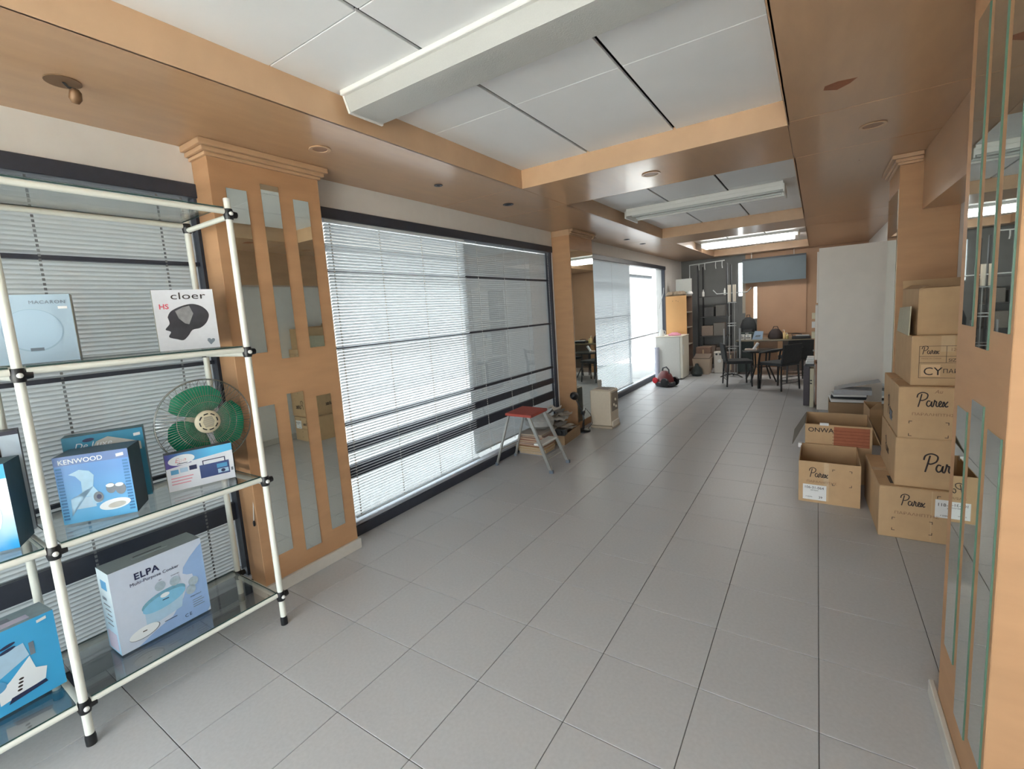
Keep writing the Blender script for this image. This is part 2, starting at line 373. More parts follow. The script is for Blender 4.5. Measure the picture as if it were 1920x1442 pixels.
# windows -----------------------------------------------------------------
BARS = [(1.895, 1.915), (1.358, 1.378), (.803, .827), (.61, .675), (.415, .505)]
for k, (a, b) in enumerate(BAYS):
    w = thing('window_%d' % (k + 1), ['dark framed shop window behind the display rack', 'long dark framed shop window with blinds between the pillars', 'far shop window, half covered by a blind, half blown out bright'][k], 'window', (-.82, (a + b) / 2, 0), kind='structure')
    bx(-.87, -.775, a, b, 0, .075).build('bottom_rail', DARKF, w, world=True, bevel=.003)
    bx(-.87, -.79, a, b, .0755, .10).build('sill', SILL, w, world=True, bevel=.002)
    bx(-.87, -.785, a, b, 2.245, 2.318).build('head_rail', DARKF, w, world=True, bevel=.003)
    for y in (a + .002, b - .042): bx(-.87, -.805, y, y + .04, .10, 2.245).build('jamb', DARKF, w, world=True)
    if k < 2:
        bars = BARS if k else [BARS[0], BARS[1], (.803, .82), (.445, .545)]
        for z0, z1 in bars: bx(-.862, -.835, a + .042, b - .042, z0, z1).build('glazing_bar', DARKF, w, world=True)
    else:
        for z0, z1 in BARS[:2]: bx(-.862, -.835, a + .042, 6.83, z0, z1).build('glazing_bar', DARKF, w, world=True)
        for z0, z1 in [(.915, .935)]: bx(-.862, -.835, a + .042, b - .042, z0, z1).build('glazing_bar', SILL, w, world=True)
        bx(-.862, -.835, 6.815, 6.835, .1, 2.245).build('glazing_bar', SILL, w, world=True)
    cuts = {0: [a + .042, b - .042], 1: [a + .042, 2.19, b - .042], 2: [a + .042, 6.81, b - .042]}[k]
    for p, q in zip(cuts[:-1], cuts[1:]):
        bx(-.850, -.846, p, q, .10, 2.245).build('pane', PANE, w, world=True)
# light outside window mullion stay in the clear far bay
st = MB().path([(-.80, 8.98, 1.86), (-.80, 8.95, 1.75), (-.79, 8.55, 1.42)], .006, 6).build('window_stay', STEEL)
tag(st, 'thin metal stay hanging diagonally in the bright far window', 'window stay')

# blinds --------------------------------------------------------------------
def ladder(b, x, y, z0, z1, step):
    z = z0
    while z < z1: b.box(x - .0015, x + .0015, y - .0045, y + .0045, z, min(z + step * .55, z1)); z += step
def blind(label, x, ya, yb, z0, z1, step, tilt, width, mt, cords, cordx, cmat, name='venetian_blind', headrail=True):
    t = thing(name, label, 'blind', (x, (ya + yb) / 2, z0), group='slatted window blinds')
    L = (yb - ya) / 2
    b = MB(); n = 4; pts = []
    for i in range(n + 1):
        s = (i / n - .5); u = s * width; h = .0022 * (1 - (2 * s) ** 2)
        pts.append((u * math.cos(tilt) - h * math.sin(tilt), u * math.sin(tilt) + h * math.cos(tilt)))
    V = [(p[0], -L, p[1]) for p in pts] + [(p[0], L, p[1]) for p in pts]
    b.add(V, [(i, i + 1, n + 2 + i, n + 1 + i) for i in range(n)])
    z = z0 + .022; s0 = b.build('slat', mt, t, loc=(0, 0, z - z0), smooth=True)
    z += step
    while z < z1 - .03: link_copy(s0, t, (0, 0, z - z0)); z += step
    bx(x - .013, x + .013, ya, yb, z0, z0 + .014).build('bottom_rail', mt, t, world=True, bevel=.003)
    if headrail: bx(x - .013, x + .013, ya, yb, z1 - .022, z1).build('head_rail', mt, t, world=True, bevel=.003)
    for y in cords:
        c = MB(); ladder(c, cordx, y, z0 + .02, z1 - .02, step); c.build('ladder_cord', cmat, t, world=True)
    return t
blind('bright white open blind covering the left half of the long window', -.805, .665, 2.158, .125, 2.242, .0212, .60, .026, SLATW, (.70, 1.13, 1.575, 2.03), -.789, CORD)
blind('grey closed blind behind the bars in the right half of the long window', -.884, 2.195, 3.897, .145, 2.262, .0205, 1.30, .026, SLATG, (2.35, 2.81, 3.245, 3.79), -.80, CORD)
blind('grey closed blind filling the window behind the display rack', -.884, -2.6, -.078, .12, 2.262, .0205, 1.30, .026, SLATG, (-2.2, -1.7, -1.22, -.755, -.285, -.175), -.81, CORDG)
blind('white blind hanging in the far window beside the mirrored pillar', -.805, 4.66, 6.81, .125, 2.242, .0215, .85, .026, SLATW, (5.9,), -.789, CORD)
wd = MB().path([(-.66, -.093, .85), (-.655, -.10, .6), (-.652, -.115, .47)], .0025, 6).build('tilt_cord', CORD)
tag(wd, 'thin pull cord hanging down the side of the near left pillar', 'cord')
MB().lathe([(.004, 0), (.007, -.01), (.006, -.03), (.002, -.034)], 10, (-.652, -.115, .47)).build('toggle', BLACKP, wd)

# pillars ---------------------------------------------------------------------
def capital(t, x0, x1, y0, y1, z=ZC - .001):
    # stepped crown moulding: three proud courses
    for k, (e, za, zb) in enumerate(((.014, z - .070, z - .052), (.030, z - .052, z - .030), (.048, z - .030, z))):
        bx(x0 - (e if x0 > 0 else 0), x1 + (e if x0 < 0 else 0), y0 - e, y1 + e, za, zb).build('crown_moulding', WOODP, t, world=True, bevel=.005, seg=2)
def mirror(t, face, s, y0, y1, z0, z1, thick=.004):
    a, b = (face, face + s * thick) if s > 0 else (face - thick, face)
    bx(a, b, y0, y1, z0, z1).build('mirror_strip', [MIRROR], t, world=True)
    if s < 0: bx(a - .0004, b, y0 - .0025, y0, z0, z1).build('mirror_edge', MIRROR_E, t, world=True)
p1 = thing('pillar', 'wood veneered pillar with six mirror strips beside the display rack', 'pillar', (-.72, .215, 0))
bx(XW + .001, -.635, -.105, .535, .07, ZC - .07).build('body', WOOD, p1, world=True, bevel=.002)
bx(XW + .001, -.618, -.118, .55, 0, .07).build('plinth', SKIRT, p1, world=True, bevel=.003)
capital(p1, XW + .001, -.635, -.105, .535)
for ya, yb, zz in ((-.03, .077, ((1.402, 2.284), (.218, 1.10))), (.158, .263, ((1.355, 2.338), (.167, 1.145))), (.348, .449, ((1.402, 2.285), (.217, 1.097)))):
    for za, zb in zz: mirror(p1, -.635, 1, ya, yb, za, zb)
p2 = thing('pillar', 'wood veneered pillar with one full-height mirror between the two left windows', 'pillar', (-.67, 4.25, 0))
bx(XW + .001, -.555, 3.915, 4.60, 0, ZC - .07).build('body', WOOD, p2, world=True, bevel=.002)
bx(XW + .001, -.555 + .001, 3.914, 4.60, ZC - .07, ZC - .001).build('top_block', WOODP, p2, world=True)
for e, za, zb in ((.014, 2.43, 2.448), (.03, 2.448, 2.47), (.05, 2.47, 2.499)):     # moulding left only on the aisle side, torn at its far end
    bx(-.555, -.555 + e, 3.92, 4.56 + e, za, zb).build('crown_moulding', WOODP, p2, world=True, bevel=.004)
for k in range(6):
    z = 2.435 + k * .0105; MB().hexa([(-.553, 4.56, z), (-.51, 4.56, z), (-.50, 4.60 + .03 * ((k * 7) % 3), z), (-.55, 4.60 + .03 * ((k * 5) % 3), z)], [(-.553, 4.56, z + .008), (-.51, 4.56, z + .008), (-.51, 4.61 + .03 * ((k * 5) % 3), z + .006), (-.55, 4.62 + .02 * ((k * 7) % 3), z + .008)]).build('torn_veneer', WOODP, p2, world=True)
bx(-.555, -.551, 3.925, 4.595, .09, 2.26).build('mirror', MIRROR, p2, world=True)
p3 = thing('pillar', 'wood veneered pillar with mirror strips at the right edge, nearest', 'pillar', (2.45, .45, 0))
bx(2.36, XR - .001, .205, .725, .0, ZC - .001).build('body', WOOD, p3, world=True, bevel=.002)
bx(2.343, 2.36, .17, .79, 0, .06).build('plinth', SKIRT, p3, world=True, bevel=.003)
for ya, yb, zz in ((.545, .655, ((1.40, 2.285), (.30, 1.14))), (.385, .495, ((1.345, 2.338), (.167, 1.19))), (.228, .335, ((1.40, 2.285), (.217, 1.14)))):
    for za, zb in zz: mirror(p3, 2.36, -1, ya, yb, za, zb)
p4 = thing('pillar', 'wood veneered pillar behind the stack of boxes with mirrored side', 'pillar', (2.62, 3.6, 0))
bx(2.475, XR - .001, 3.30, 3.90, 0, ZC - .07).build('body', WOOD, p4, world=True, bevel=.002)
bx(2.475, XR - .001, 3.30, 3.90, ZC - .07, ZC - .001).build('top_block', WOOD, p4, world=True)
for e, za, zb in ((.014, 2.43, 2.448), (.03, 2.448, 2.47), (.05, 2.47, 2.499)):
    bx(2.475 - e, 2.605, 3.30 - e, 3.90 + e, za, zb).build('crown_moulding', WOODP, p4, world=True, bevel=.005, seg=2)
bx(2.471, 2.475, 3.31, 3.89, .08, 2.26).build('mirror', MIRROR, p4, world=True)

# ceiling light fittings --------------------------------------------------------
f1 = thing('fluorescent_fixture', 'unlit fluorescent fitting with prismatic diffuser across the nearest ceiling tray', 'ceiling light', (.9, .35, 2.6), group='fluorescent ceiling fittings')
bx(.05, 1.80, .215, .505, 2.618, 2.6415).build('backplate', FIXW, f1, world=True, bevel=.003)
MB().hexa([(.062, .262, 2.553), (1.79, .262, 2.553), (1.79, .458, 2.553), (.062, .458, 2.553)], [(.062, .235, 2.618), (1.79, .235, 2.618), (1.79, .485, 2.618), (.062, .485, 2.618)]).build('diffuser', DIFF, f1, world=True)
for x in (.05, 1.79): MB().hexa([(x, .256, 2.547), (x + .012, .256, 2.547), (x + .012, .464, 2.547), (x, .464, 2.547)], [(x, .228, 2.622), (x + .012, .228, 2.622), (x + .012, .492, 2.622), (x, .492, 2.622)]).build('end_cap', FIXW, f1, world=True)
f2 = thing('fluorescent_fixture', 'unlit open fluorescent fitting without cover in the second ceiling tray', 'ceiling light', (.9, 4.3, 2.6), group='fluorescent ceiling fittings')
bx(.10, 1.68, 4.10, 4.50, 2.60, 2.6415).build('housing', FIXW, f2, world=True, bevel=.003)
for y in (4.10, 4.485): bx(.10, 1.68, y, y + .015, 2.562, 2.60).build('side_rail', FIXW, f2, world=True)
for x in (.088, 1.68): bx(x, x + .014, 4.08, 4.52, 2.535, 2.615).build('end_cap', FIXW, f2, world=True, bevel=.002)
for y in (4.22, 4.38): MB().tube((.13, y, 2.575), (1.65, y, 2.575), .013, 10).build('tube', mat('unlit_tube', srgb(205, 208, 206), .25), f2, world=True, smooth=True)
f3 = thing('fluorescent_fixture', 'lit fluorescent fitting glowing in the far ceiling tray', 'ceiling light', (.9, 8.6, 2.6), group='fluorescent ceiling fittings')
bx(.10, 1.70, 8.30, 8.80, 2.605, 2.6415).build('housing', FIXW, f3, world=True, bevel=.003)
LIT = mat('lit_tube', (1, .97, .92), .4, emit=16)
bx(.12, 1.62, 8.64, 8.78, 2.535, 2.60).build('lit_diffuser', LIT, f3, world=True, bevel=.01, seg=2)
MB().tube((.13, 8.38, 2.575), (1.62, 8.38, 2.575), .016, 10).build('lit_tube', LIT, f3, world=True, smooth=True)
for x in (.10, 1.675): bx(x, x + .014, 8.30, 8.80, 2.53, 2.62).build('end_cap', FIXW, f3, world=True, bevel=.002)

# ================================================================== DISPLAY RACK
RX0, RX1 = -.757, -.325
RY = [-1.75, -.97, -.19]
LV = [2.085, 1.44, .79, .17]
rk = thing('display_rack', 'white tubular display rack with glass shelves and black clamps', 'rack', (-.535, -.97, 0))
for y in RY:
    for x in (RX0, RX1):
        p = MB().tube((x, y, .03), (x, y, 2.135), .0145, 14).build('post', RACKW, rk, world=True, smooth=True)
        MB().lathe([(.017, 0), (.0175, .03), (.0155, .045)], 14, (x, y, 0)).build('foot_cap', BLACKP, p, world=True, smooth=True)
        MB().lathe([(.0152, 2.13), (.0152, 2.142), (.012, 2.146)], 14, (x, y, 0)).build('top_cap', FIXW, p, world=True, smooth=True)
for z in LV:
    for x in (RX0, RX1):
        for a, b in zip(RY[:-1], RY[1:]):
            MB().tube((x + .0, a + .02, z), (x, b - .02, z), .0125, 12).build('rail', RACKW, rk, world=True, smooth=True)
    for y in RY:
        MB().tube((RX0 + .02, y, z - .022), (RX1 - .02, y, z - .022), .0125, 12).build('cross_rail', RACKW, rk, world=True, smooth=True)
        for x in (RX0, RX1):
            c = MB().lathe([(.0, -.030), (.018, -.028), (.0215, -.012), (.0215, .006), (.018, .02), (.0, .022)], 14, (x, y, z - .008))
            c.lathe([(.0, -.026), (.014, -.024), (.017, 0), (.014, .024), (.0, .026)], 12, (x, y + .012, z - .012), 'y')
            k = c.build('clamp', BLACKP, rk, world=True, smooth=True)
            MB().lathe([(.0, .0), (.009, .001), (.009, .006), (.006, .009), (.0, .010)], 12, (x + (.022 if x > -.5 else -.034), y, z - .012), 'x').build('clamp_cap', FIXW if x > -.5 else BLACKP, k, world=True, smooth=True)
    for a, b in zip(RY[:-1], RY[1:]):
        m = MB(); x0, x1, y0, y1, zz = RX0 - .012, RX1 + .006, a + .022, b - .022, z + .0128
        m.box(x0, x1, y0, y1, zz, zz + .006)
        o = m.build('glass_shelf', [SHELFG, SHELFE], rk, world=True)
        for p in o.data.polygons: p.material_index = 0 if abs(p.normal.z) > .5 else 1
S2, S3, S4 = LV[1] + .0192, LV[2] + .0192, LV[3] + .0192

# ------------------------------------------------------------------ boxed goods
def carton(name, label, loc, rotz, w, d, h, mf, ms=None, mtop=None, cat='box', group='boxed appliances on the display rack'):
    t = thing(name, label, cat, loc, math.radians(rotz), group)
    b = MB().box(0, w, 0, d, 0, h)
    o = b.build('carton', [mf, ms or mf, mtop or ms or mf], t)
    for p in o.data.polygons:
        p.material_index = 2 if p.normal.z > .5 else (0 if p.normal.y < -.5 else 1)
    return t
def grad(name, c0, c1, axis='Z', lo=0., hi=.3, rough=.35, noise=0.15):
    if name in MATS: return MATS[name]
    m = mat(name, c0, rough); n = m.node_tree.nodes; L = m.node_tree.links
    tc = n.new('ShaderNodeTexCoord'); sx = n.new('ShaderNodeSeparateXYZ'); mr = n.new('ShaderNodeMapRange'); r = n.new('ShaderNodeValToRGB')
    nz = n.new('ShaderNodeTexNoise'); nz.inputs['Scale'].default_value = 9; ad = n.new('ShaderNodeMath'); ad.operation = 'MULTIPLY_ADD'; ad.inputs[1].default_value = noise
    L.new(tc.outputs['Object'], sx.inputs[0]); L.new(sx.outputs[axis], mr.inputs[0]); mr.inputs['From Min'].default_value = lo; mr.inputs['From Max'].default_value = hi
    L.new(tc.outputs['Object'], nz.inputs['Vector']); L.new(nz.outputs['Fac'], ad.inputs[0]); L.new(mr.outputs[0], ad.inputs[2])
    L.new(ad.outputs[0], r.inputs[0]); r.color_ramp.elements[0].color = (*c0, 1); r.color_ramp.elements[1].color = (*c1, 1)
    r.color_ramp.elements[0].position = noise * .5; r.color_ramp.elements[1].position = min(1, 1 + noise * .5)
    L.new(r.outputs[0], n['Principled BSDF'].inputs['Base Color']); return m
WPRINT = mat('white_print', srgb(236, 242, 246), .45); NAVY = mat('navy_print', srgb(40, 48, 84), .4); PALEB = mat('pale_blue_print', srgb(176, 208, 232), .4, noise=.08)
MIDB = mat('mid_blue_print', srgb(90, 160, 206), .4, noise=.1); DKT = mat('dark_teal_card', srgb(44, 70, 84), .5, noise=.25, nscale=12); GREYP = mat('grey_print', srgb(120, 130, 142), .45, noise=.15)
LILAC = mat('lilac_print', srgb(196, 190, 210), .45, noise=.05); CYAN = mat('cyan_print', srgb(40, 160, 222), .4, noise=.06); SKIN = mat('pale_beige_print', srgb(196, 196, 190), .45, noise=.12)

# multi-purpose cooker
e = carton('cooker_box', 'large pale blue ELPA multi-purpose cooker box on the bottom glass shelf', (-.48, -.803, S4), 91.5, .355, .136, .37, mat('elpa_white', srgb(206, 218, 236), .4, noise=.04), grad('elpa_side', srgb(150, 196, 224), srgb(222, 236, 242), 'Z', 0, .3), mat('elpa_top', srgb(148, 160, 162), .5, noise=.06))
decal(e, [(.355, .02), (.355, .345), (.335, .33), (.30, .30), (.268, .262), (.262, .235), (.278, .222), (.30, .215), (.305, .19), (.29, .175), (.27, .16), (.25, .12), (.20, .06), (.13, .035), (.06, .0), (.34, .0)], mat('elpa_blue', srgb(150, 182, 226), .4, noise=.05), 'colour_field')
decal(e, [(.10, .06), (.24, .085), (.255, .16), (.10, .14)], PALEB, 'cooker_body', -.0012)
decal(e, ell(.178, .165, .088, .034, 28, .14), mat('elpa_teal', srgb(120, 178, 206), .4, noise=.25, nscale=60), 'cooker_food', -.0014)
decal(e, ell(.178, .152, .086, .031, 28, .14), mat('elpa_lid', srgb(132, 196, 230), .35, noise=.08), 'cooker_lid', -.0018)
decal(e, ell(.182, .176, .018, .010), WPRINT, 'lid_knob', -.0022)
decal(e, rect(.170, .195, .154, .158), NAVY, 'lid_handle', -.0024)
for cu, cv in ((.170, .225), (.228, .218), (.285, .143), (.30, .178)): decal(e, ell(cu, cv, .021, .022), mat('elpa_disc', srgb(176, 196, 210), .4, noise=.2, nscale=70), 'photo_disc', -.0016)
decal(e, ell(.088, .055, .056, .024, 24, .1), WPRINT, 'plate_picture', -.0016); decal(e, ell(.09, .053, .058, .025, 24, .1), GREYP, 'plate_rim', -.0014); decal(e, rect(.082, .098, .056, .060), INK, 'plate_handle', -.002)
text(e, 'ELPA', .083, .300, .040, NAVY, bold=.0012, space=1.1); text(e, 'Multi-Purpose Cooker', .064, .276, .0205, NAVY)
text(e, 'CE', .245, .022, .022, NAVY, space=1.3); text(e, 'STEAM BOAT', .278, .105, .008, NAVY); text(e, 'SHOW FRY', .215, .246, .007, NAVY); text(e, 'FRY', .168, .25, .007, NAVY)
for k in range(4): decal(e, rect(.285, .325 + .008 * (k % 2), .085 - k * .011, .088 - k * .011), GREYP, 'fine_print', -.0014)
decal(e, rect(.165, .215, .052, .055), NAVY, 'fine_print', -.002)
text(e, 'ELPA', 0, 0, .020, NAVY, mtx=lside_mtx(.105, .235)); 
for k in range(5): bx(-.0012, 0, .035, .105 - .012 * (k % 3), .212 - k * .022, .216 - k * .022).build('fine_print', GREYP, e)
bx(-.0012, 0, .04, .10, .285, .325).build('side_picture', MIDB, e); bx(-.0012, 0, .02, .115, .01, .09).build('side_picture', LILAC, e)
bx(.115, .225, .070, .083, .3700, .3712).build('handle_slot', BLACKP, e); bx(.105, .24, .055, .070, .3700, .3725).build('handle_flap', mat('elpa_top'), e)

# juicer box, partly out of frame
e = carton('food_processor_box', 'bright blue food processor box on the bottom shelf at the left edge', (-.478, -1.272, S4), 95.5, .30, .13, .31, mat('juicer_blue', srgb(66, 172, 226), .35, noise=.1, nscale=6), mat('juicer_top', srgb(140, 160, 168), .5, noise=.15))
decal(e, [(.12, .04), (.245, .06), (.255, .105), (.225, .12), (.215, .175), (.155, .115), (.12, .09)], WPRINT, 'machine_picture', -.0012)
decal(e, [(.10, .125), (.215, .18), (.205, .235), (.13, .225), (.09, .20)], PALEB, 'jug_picture', -.0014); decal(e, rect(.218, .232, .175, .225), GREYP, 'jug_handle', -.0016)
decal(e, ell(.165, .248, .022, .006, 16, .2), NAVY, 'lid_picture', -.0018); decal(e, ell(.162, .232, .024, .006, 16, .2), NAVY, 'lid_picture', -.0018)
decal(e, [(.14, .03), (.25, .045), (.245, .058), (.15, .05)], NAVY, 'machine_base', -.0018); decal(e, ell(.115, .11, .03, .022), MIDB, 'bowl_picture', -.0018)
for k in range(4): decal(e, ell(.183 - .003 * k, .105 - .013 * k, .007, .004), INK, 'button_print', -.002)
decal(e, [(.25, .285), (.278, .289), (.278, .300), (.25, .296)], WHITEL, 'price_tag', -.0016)
bx(.02, .20, .02, .10, .3100, .3108).build('top_picture', GREYP, e); bx(.13, .24, .02, .06, .3108, .3114).build('top_picture', LILAC, e)

# shelf three
e = carton('mincer_box', 'blue KENWOOD mincer box on the middle glass shelf', (-.516, -.893, S3), 57.5, .238, .15, .275, grad('kenwood_blue', srgb(96, 178, 226), srgb(84, 142, 206), 'Z', .02, .22), DKT, mat('kenwood_top', srgb(70, 92, 110), .4, noise=.1))
decal(e, rect(0, .237, .238, .275), mat('kenwood_band', srgb(84, 118, 176), .35, noise=.05), 'header_band')
text(e, 'KENWOOD', .014, .244, .0262, WPRINT, bold=.0004)
for s in (0, 1):
    for k in range(17): decal(e, rect(.004 + s * .211, .022 + s * .211, .018 + k * .0128, .0255 + k * .0128), mat('kenwood_stripe', srgb(44, 112, 168), .4), 'stripe', -.0011)
decal(e, [(.04, .20), (.075, .215), (.105, .205), (.118, .185), (.11, .14), (.13, .10), (.13, .07), (.10, .065), (.10, .10), (.06, .105), (.035, .10), (.035, .045), (.03, .03), (.06, .085), (.072, .09), (.075, .165), (.06, .19)], mat('mincer_print', srgb(170, 210, 236), .35, noise=.1), 'mincer_picture', -.0014)
decal(e, rect(.035, .11, .055, .10), PALEB, 'mincer_picture', -.0013)
decal(e, ell(.121, .092, .016, .022), GREYP, 'mincer_nozzle', -.0018); decal(e, ell(.123, .093, .008, .010), NAVY, 'nozzle_hole', -.002)
decal(e, ell(.165, .12, .016, .022), GREYP, 'cup_picture', -.0014); decal(e, ell(.196, .112, .017, .024), GREYP, 'cup_picture', -.0013); decal(e, ell(.163, .132, .014, .008), WPRINT, 'cup_food', -.0018); decal(e, ell(.193, .13, .014, .008), WPRINT, 'cup_food', -.0018)
decal(e, ell(.170, .052, .052, .022, 24, .1), WPRINT, 'plate_picture', -.0016); decal(e, ell(.176, .048, .030, .012, 20, .1), SKIN, 'plate_food', -.002)
decal(e, [(.198, .246), (.223, .249), (.223, .262), (.198, .259)], WHITEL, 'price_tag', -.0018)
e = carton('sandwich_maker_box', 'teal box with pale picture behind the blue mincer box', (-.69, -.822, S3), 68, .272, .08, .318, mat('teal_front', srgb(58, 142, 176), .35, noise=.12, nscale=8), mat('teal_side', srgb(72, 112, 128), .45, noise=.25, nscale=10))
decal(e, [(.07, .22), (.11, .285), (.15, .30), (.26, .255), (.26, .22)], SKIN, 'food_picture', -.0012); decal(e, ell(.085, .296, .02, .008, 16, .1), NAVY, 'motif', -.0014)
text(e, 'De Luxe', .035, .262, .036, WPRINT, shear=.3); decal(e, [(.238, .283), (.262, .285), (.262, .298), (.238, .296)], WHITEL, 'price_tag', -.0016)
e = carton('radio_box', 'white and blue portable radio box in front of the green fan', (-.518, -.529, S3), 74.0, .27, .055, .176, mat('radio_white', srgb(232, 236, 244), .35, noise=.02), mat('radio_side', srgb(206, 200, 180), .5, noise=.06), mat('radio_top', srgb(92, 100, 116), .5, noise=.15))
decal(e, [(0, .118), (.10, .128), (.27, .142), (.27, .176), (0, .176)], grad('radio_band', srgb(70, 74, 150), srgb(96, 190, 236), 'X', .0, .2), 'colour_band')
decal(e, [(0, .108), (.10, .122), (.10, .150), (0, .15)], mat('radio_violet', srgb(92, 84, 156), .4), 'colour_band', -.001)
decal(e, ell(.063, .142, .052, .024, 28, .06), WPRINT, 'logo_oval', -.0014); text(e, 'Epe', .036, .132, .030, mat('logo_red', srgb(214, 90, 104), .5), shear=.25); decal(e, rect(.044, .085, .124, .127), NAVY, 'slogan', -.0016)
for k in range(3): decal(e, rect(.016 + k * .036, .046 + k * .036, .079 + .003 * k, .100 + .003 * k), [MIDB, PALEB, NAVY][k], 'thumbnail', -.0014)
for k in range(3): decal(e, rect(.014, .10 - .006 * k, .058 - k * .014, .063 - k * .014), mat('pink_print', srgb(222, 160, 176), .5), 'fine_print', -.0014)
decal(e, rect(.128, .25, .032, .096), mat('radio_navy', srgb(64, 82, 132), .4, noise=.1), 'radio_picture', -.0016); decal(e, rect(.198, .242, .066, .086), MIDB, 'display_picture', -.002); decal(e, rect(.20, .245, .040, .060), PALEB, 'keypad_picture', -.002); decal(e, ell(.222, .05, .009, .008), NAVY, 'dial_picture', -.0024)
text(e, 'x-bass', .140, .052, .017, WPRINT, bold=.0003)
for q in (rect(.142, .146, .096, .116), rect(.232, .236, .096, .116), rect(.142, .236, .113, .117)): decal(e, q, NAVY, 'handle_picture', -.0018)
decal(e, rect(.256, .265, .04, .056), GREYP, 'icon_print', -.0014)
e = carton('steamer_box', 'glossy cyan and white box on the middle shelf at the left edge', (-.514, -1.24, S3), 64.0, .228, .14, .312, grad('cyan_white', srgb(20, 156, 222), srgb(232, 242, 246), 'Z', .03, .2, noise=.5), mat('teal_dark_side', srgb(64, 92, 104), .5, noise=.35, nscale=9))
decal(e, ell(.13, .13, .07, .09), WPRINT, 'splash', -.001); decal(e, rect(.0, .228, .26, .312), CYAN, 'colour_band', -.0011)
e = carton('monitor_bracket_box', 'white box with black monitor arm drawing, behind the cyan box', (-.655, -1.235, S3), 78.0, .285, .075, .40, mat('bracket_white', srgb(188, 202, 214), .45, noise=.05), mat('bracket_dark', srgb(58, 58, 72), .5, noise=.1))
for q in (rect(.18, .232, .345, .372), rect(.176, .19, .305, .372), rect(.222, .232, .305, .345), rect(.18, .232, .302, .312), rect(.205, .214, .285, .302), rect(.262, .270, .06, .27)): decal(e, q, INK, 'arm_drawing', -.0012)
decal(e, [(.18, .26), (.25, .288), (.252, .292), (.18, .266)], INK, 'arm_drawing', -.0014); decal(e, rect(.0, .285, .385, .40), mat('bracket_dark'), 'header_band', -.001)
# shelf two
e = carton('hairdryer_box', 'white cloer box with dark bald head picture on the upper glass shelf', (-.588, -.452, S2), 72.0, .242, .09, .285, mat('cloer_white', srgb(228, 230, 236), .4, noise=.05), mat('cloer_side', srgb(188, 184, 160), .5, noise=.1), mat('cloer_top', srgb(90, 92, 96), .5))
HEAD = [(.048, .157), (.056, .175), (.071, .190), (.109, .208), (.153, .216), (.193, .199), (.213, .165), (.20, .126), (.171, .10), (.138, .092), (.118, .066), (.096, .046), (.07, .053), (.042, .065), (.052, .088), (.033, .10), (.046, .118), (.052, .13)]
decal(e, smooth_pts(HEAD + HEAD[:1], 4)[:-1], mat('head_print', srgb(62, 62, 70), .35, noise=.55, nscale=14), 'head_picture', -.0012)
decal(e, [(.08, .185), (.112, .202), (.138, .208), (.150, .17), (.128, .12), (.112, .125), (.09, .15)], mat('head_highlight', srgb(150, 150, 152), .4, noise=.3), 'head_highlight', -.0014)
text(e, 'cloer', .068, .240, .046, INK, wide=1.45, space=1.02); text(e, 'HS', .020, .196, .032, mat('logo_red'), bold=.0008)
HEART = [(.205, .015), (.222, .032), (.224, .042), (.216, .046), (.209, .040), (.203, .047), (.194, .046), (.192, .036)]
decal(e, HEART, GREYP, 'heart', -.0012)
e = carton('cake_maker_box', 'pale blue flat box with faint round cake maker picture on the upper shelf', (-.600, -1.024, S2), 70.5, .284, .07, .262, mat('macaron_blue', srgb(160, 182, 198), .4, noise=.07, nscale=5), mat('macaron_side', srgb(150, 146, 136), .5, noise=.15))
decal(e, ell(.165, .125, .086, .082, 36), mat('macaron_ring', srgb(140, 164, 182), .4), 'round_picture', -.0009); decal(e, ell(.165, .127, .082, .078, 36), mat('macaron_disc', srgb(158, 182, 200), .4), 'round_picture', -.0012)
decal(e, rect(.148, .186, .046, .058), mat('slot_print', srgb(92, 104, 116), .4), 'handle_picture', -.0014); text(e, 'MACARON', .165, .226, .019, GREYP, space=1.15); text(e, 'illon', .055, .222, .024, INK)
decal(e, rect(.245, .272, .205, .215), WHITEL, 'price_tag', -.0014); bx(.284, .2855, .004, .018, .01, .255).build('edge_strip', mat('cloer_side'), e)

# ------------------------------------------------------------------ green fan
GREEN = mat('green_blade', srgb(32, 142, 106), .25, noise=.08, nscale=4, trans=.25)
CLEARP = glass('clear_plastic', (.8, .84, .82), .42, .2)
FH = Vector((-.618, -.300, 1.088))
fan = thing('desk_fan', 'desk fan with green blades and clear ribbed guard on the middle shelf', 'fan', (FH.x, FH.y, S3))
MX = Matrix.Translation((0, 0, FH.z - S3)) @ Matrix.Rotation(-.10, 4, 'Z') @ Matrix.Rotation(-.06, 4, 'Y')
def fp(b, name, m, smooth=True): return b.xf(MX).build(name, m, fan, smooth=smooth)
R = .213
b = MB(); n = 84
for k in range(n):
    a = 2 * PI * k / n; c, s = math.cos(a), math.sin(a)
    b.path([(.042, .05 * c, .05 * s), (.052, .115 * c, .115 * s), (.045, .17 * c, .17 * s), (.02, R * c, R * s)], .0011, 4)
fp(b, 'front_guard_ribs', CLEARP)
b = MB()
for r, x, q in ((R, .018, .004), (.132, .05, .0016), (.10, .052, .001)): b.path([(x, r * math.cos(2 * PI * k / 48), r * math.sin(2 * PI * k / 48)) for k in range(48)], q, 6, True)
fp(b, 'front_guard_rings', CLEARP)
b = MB()
for k in range(36):
    a = 2 * PI * k / 36; c, s = math.cos(a), math.sin(a); b.path([(-.075, .05 * c, .05 * s), (-.06, .15 * c, .15 * s), (.014, R * c, R * s)], .0012, 4)
fp(b, 'rear_guard', CLEARP)
hub = MB().lathe([(.0, .064), (.03, .063), (.05, .058), (.057, .05), (.057, .042), (.045, .040)], 32, ax='x'); hub = fp(hub, 'hub_cap', mat('beige_hub', srgb(216, 206, 178), .4, noise=.04))
b = MB()
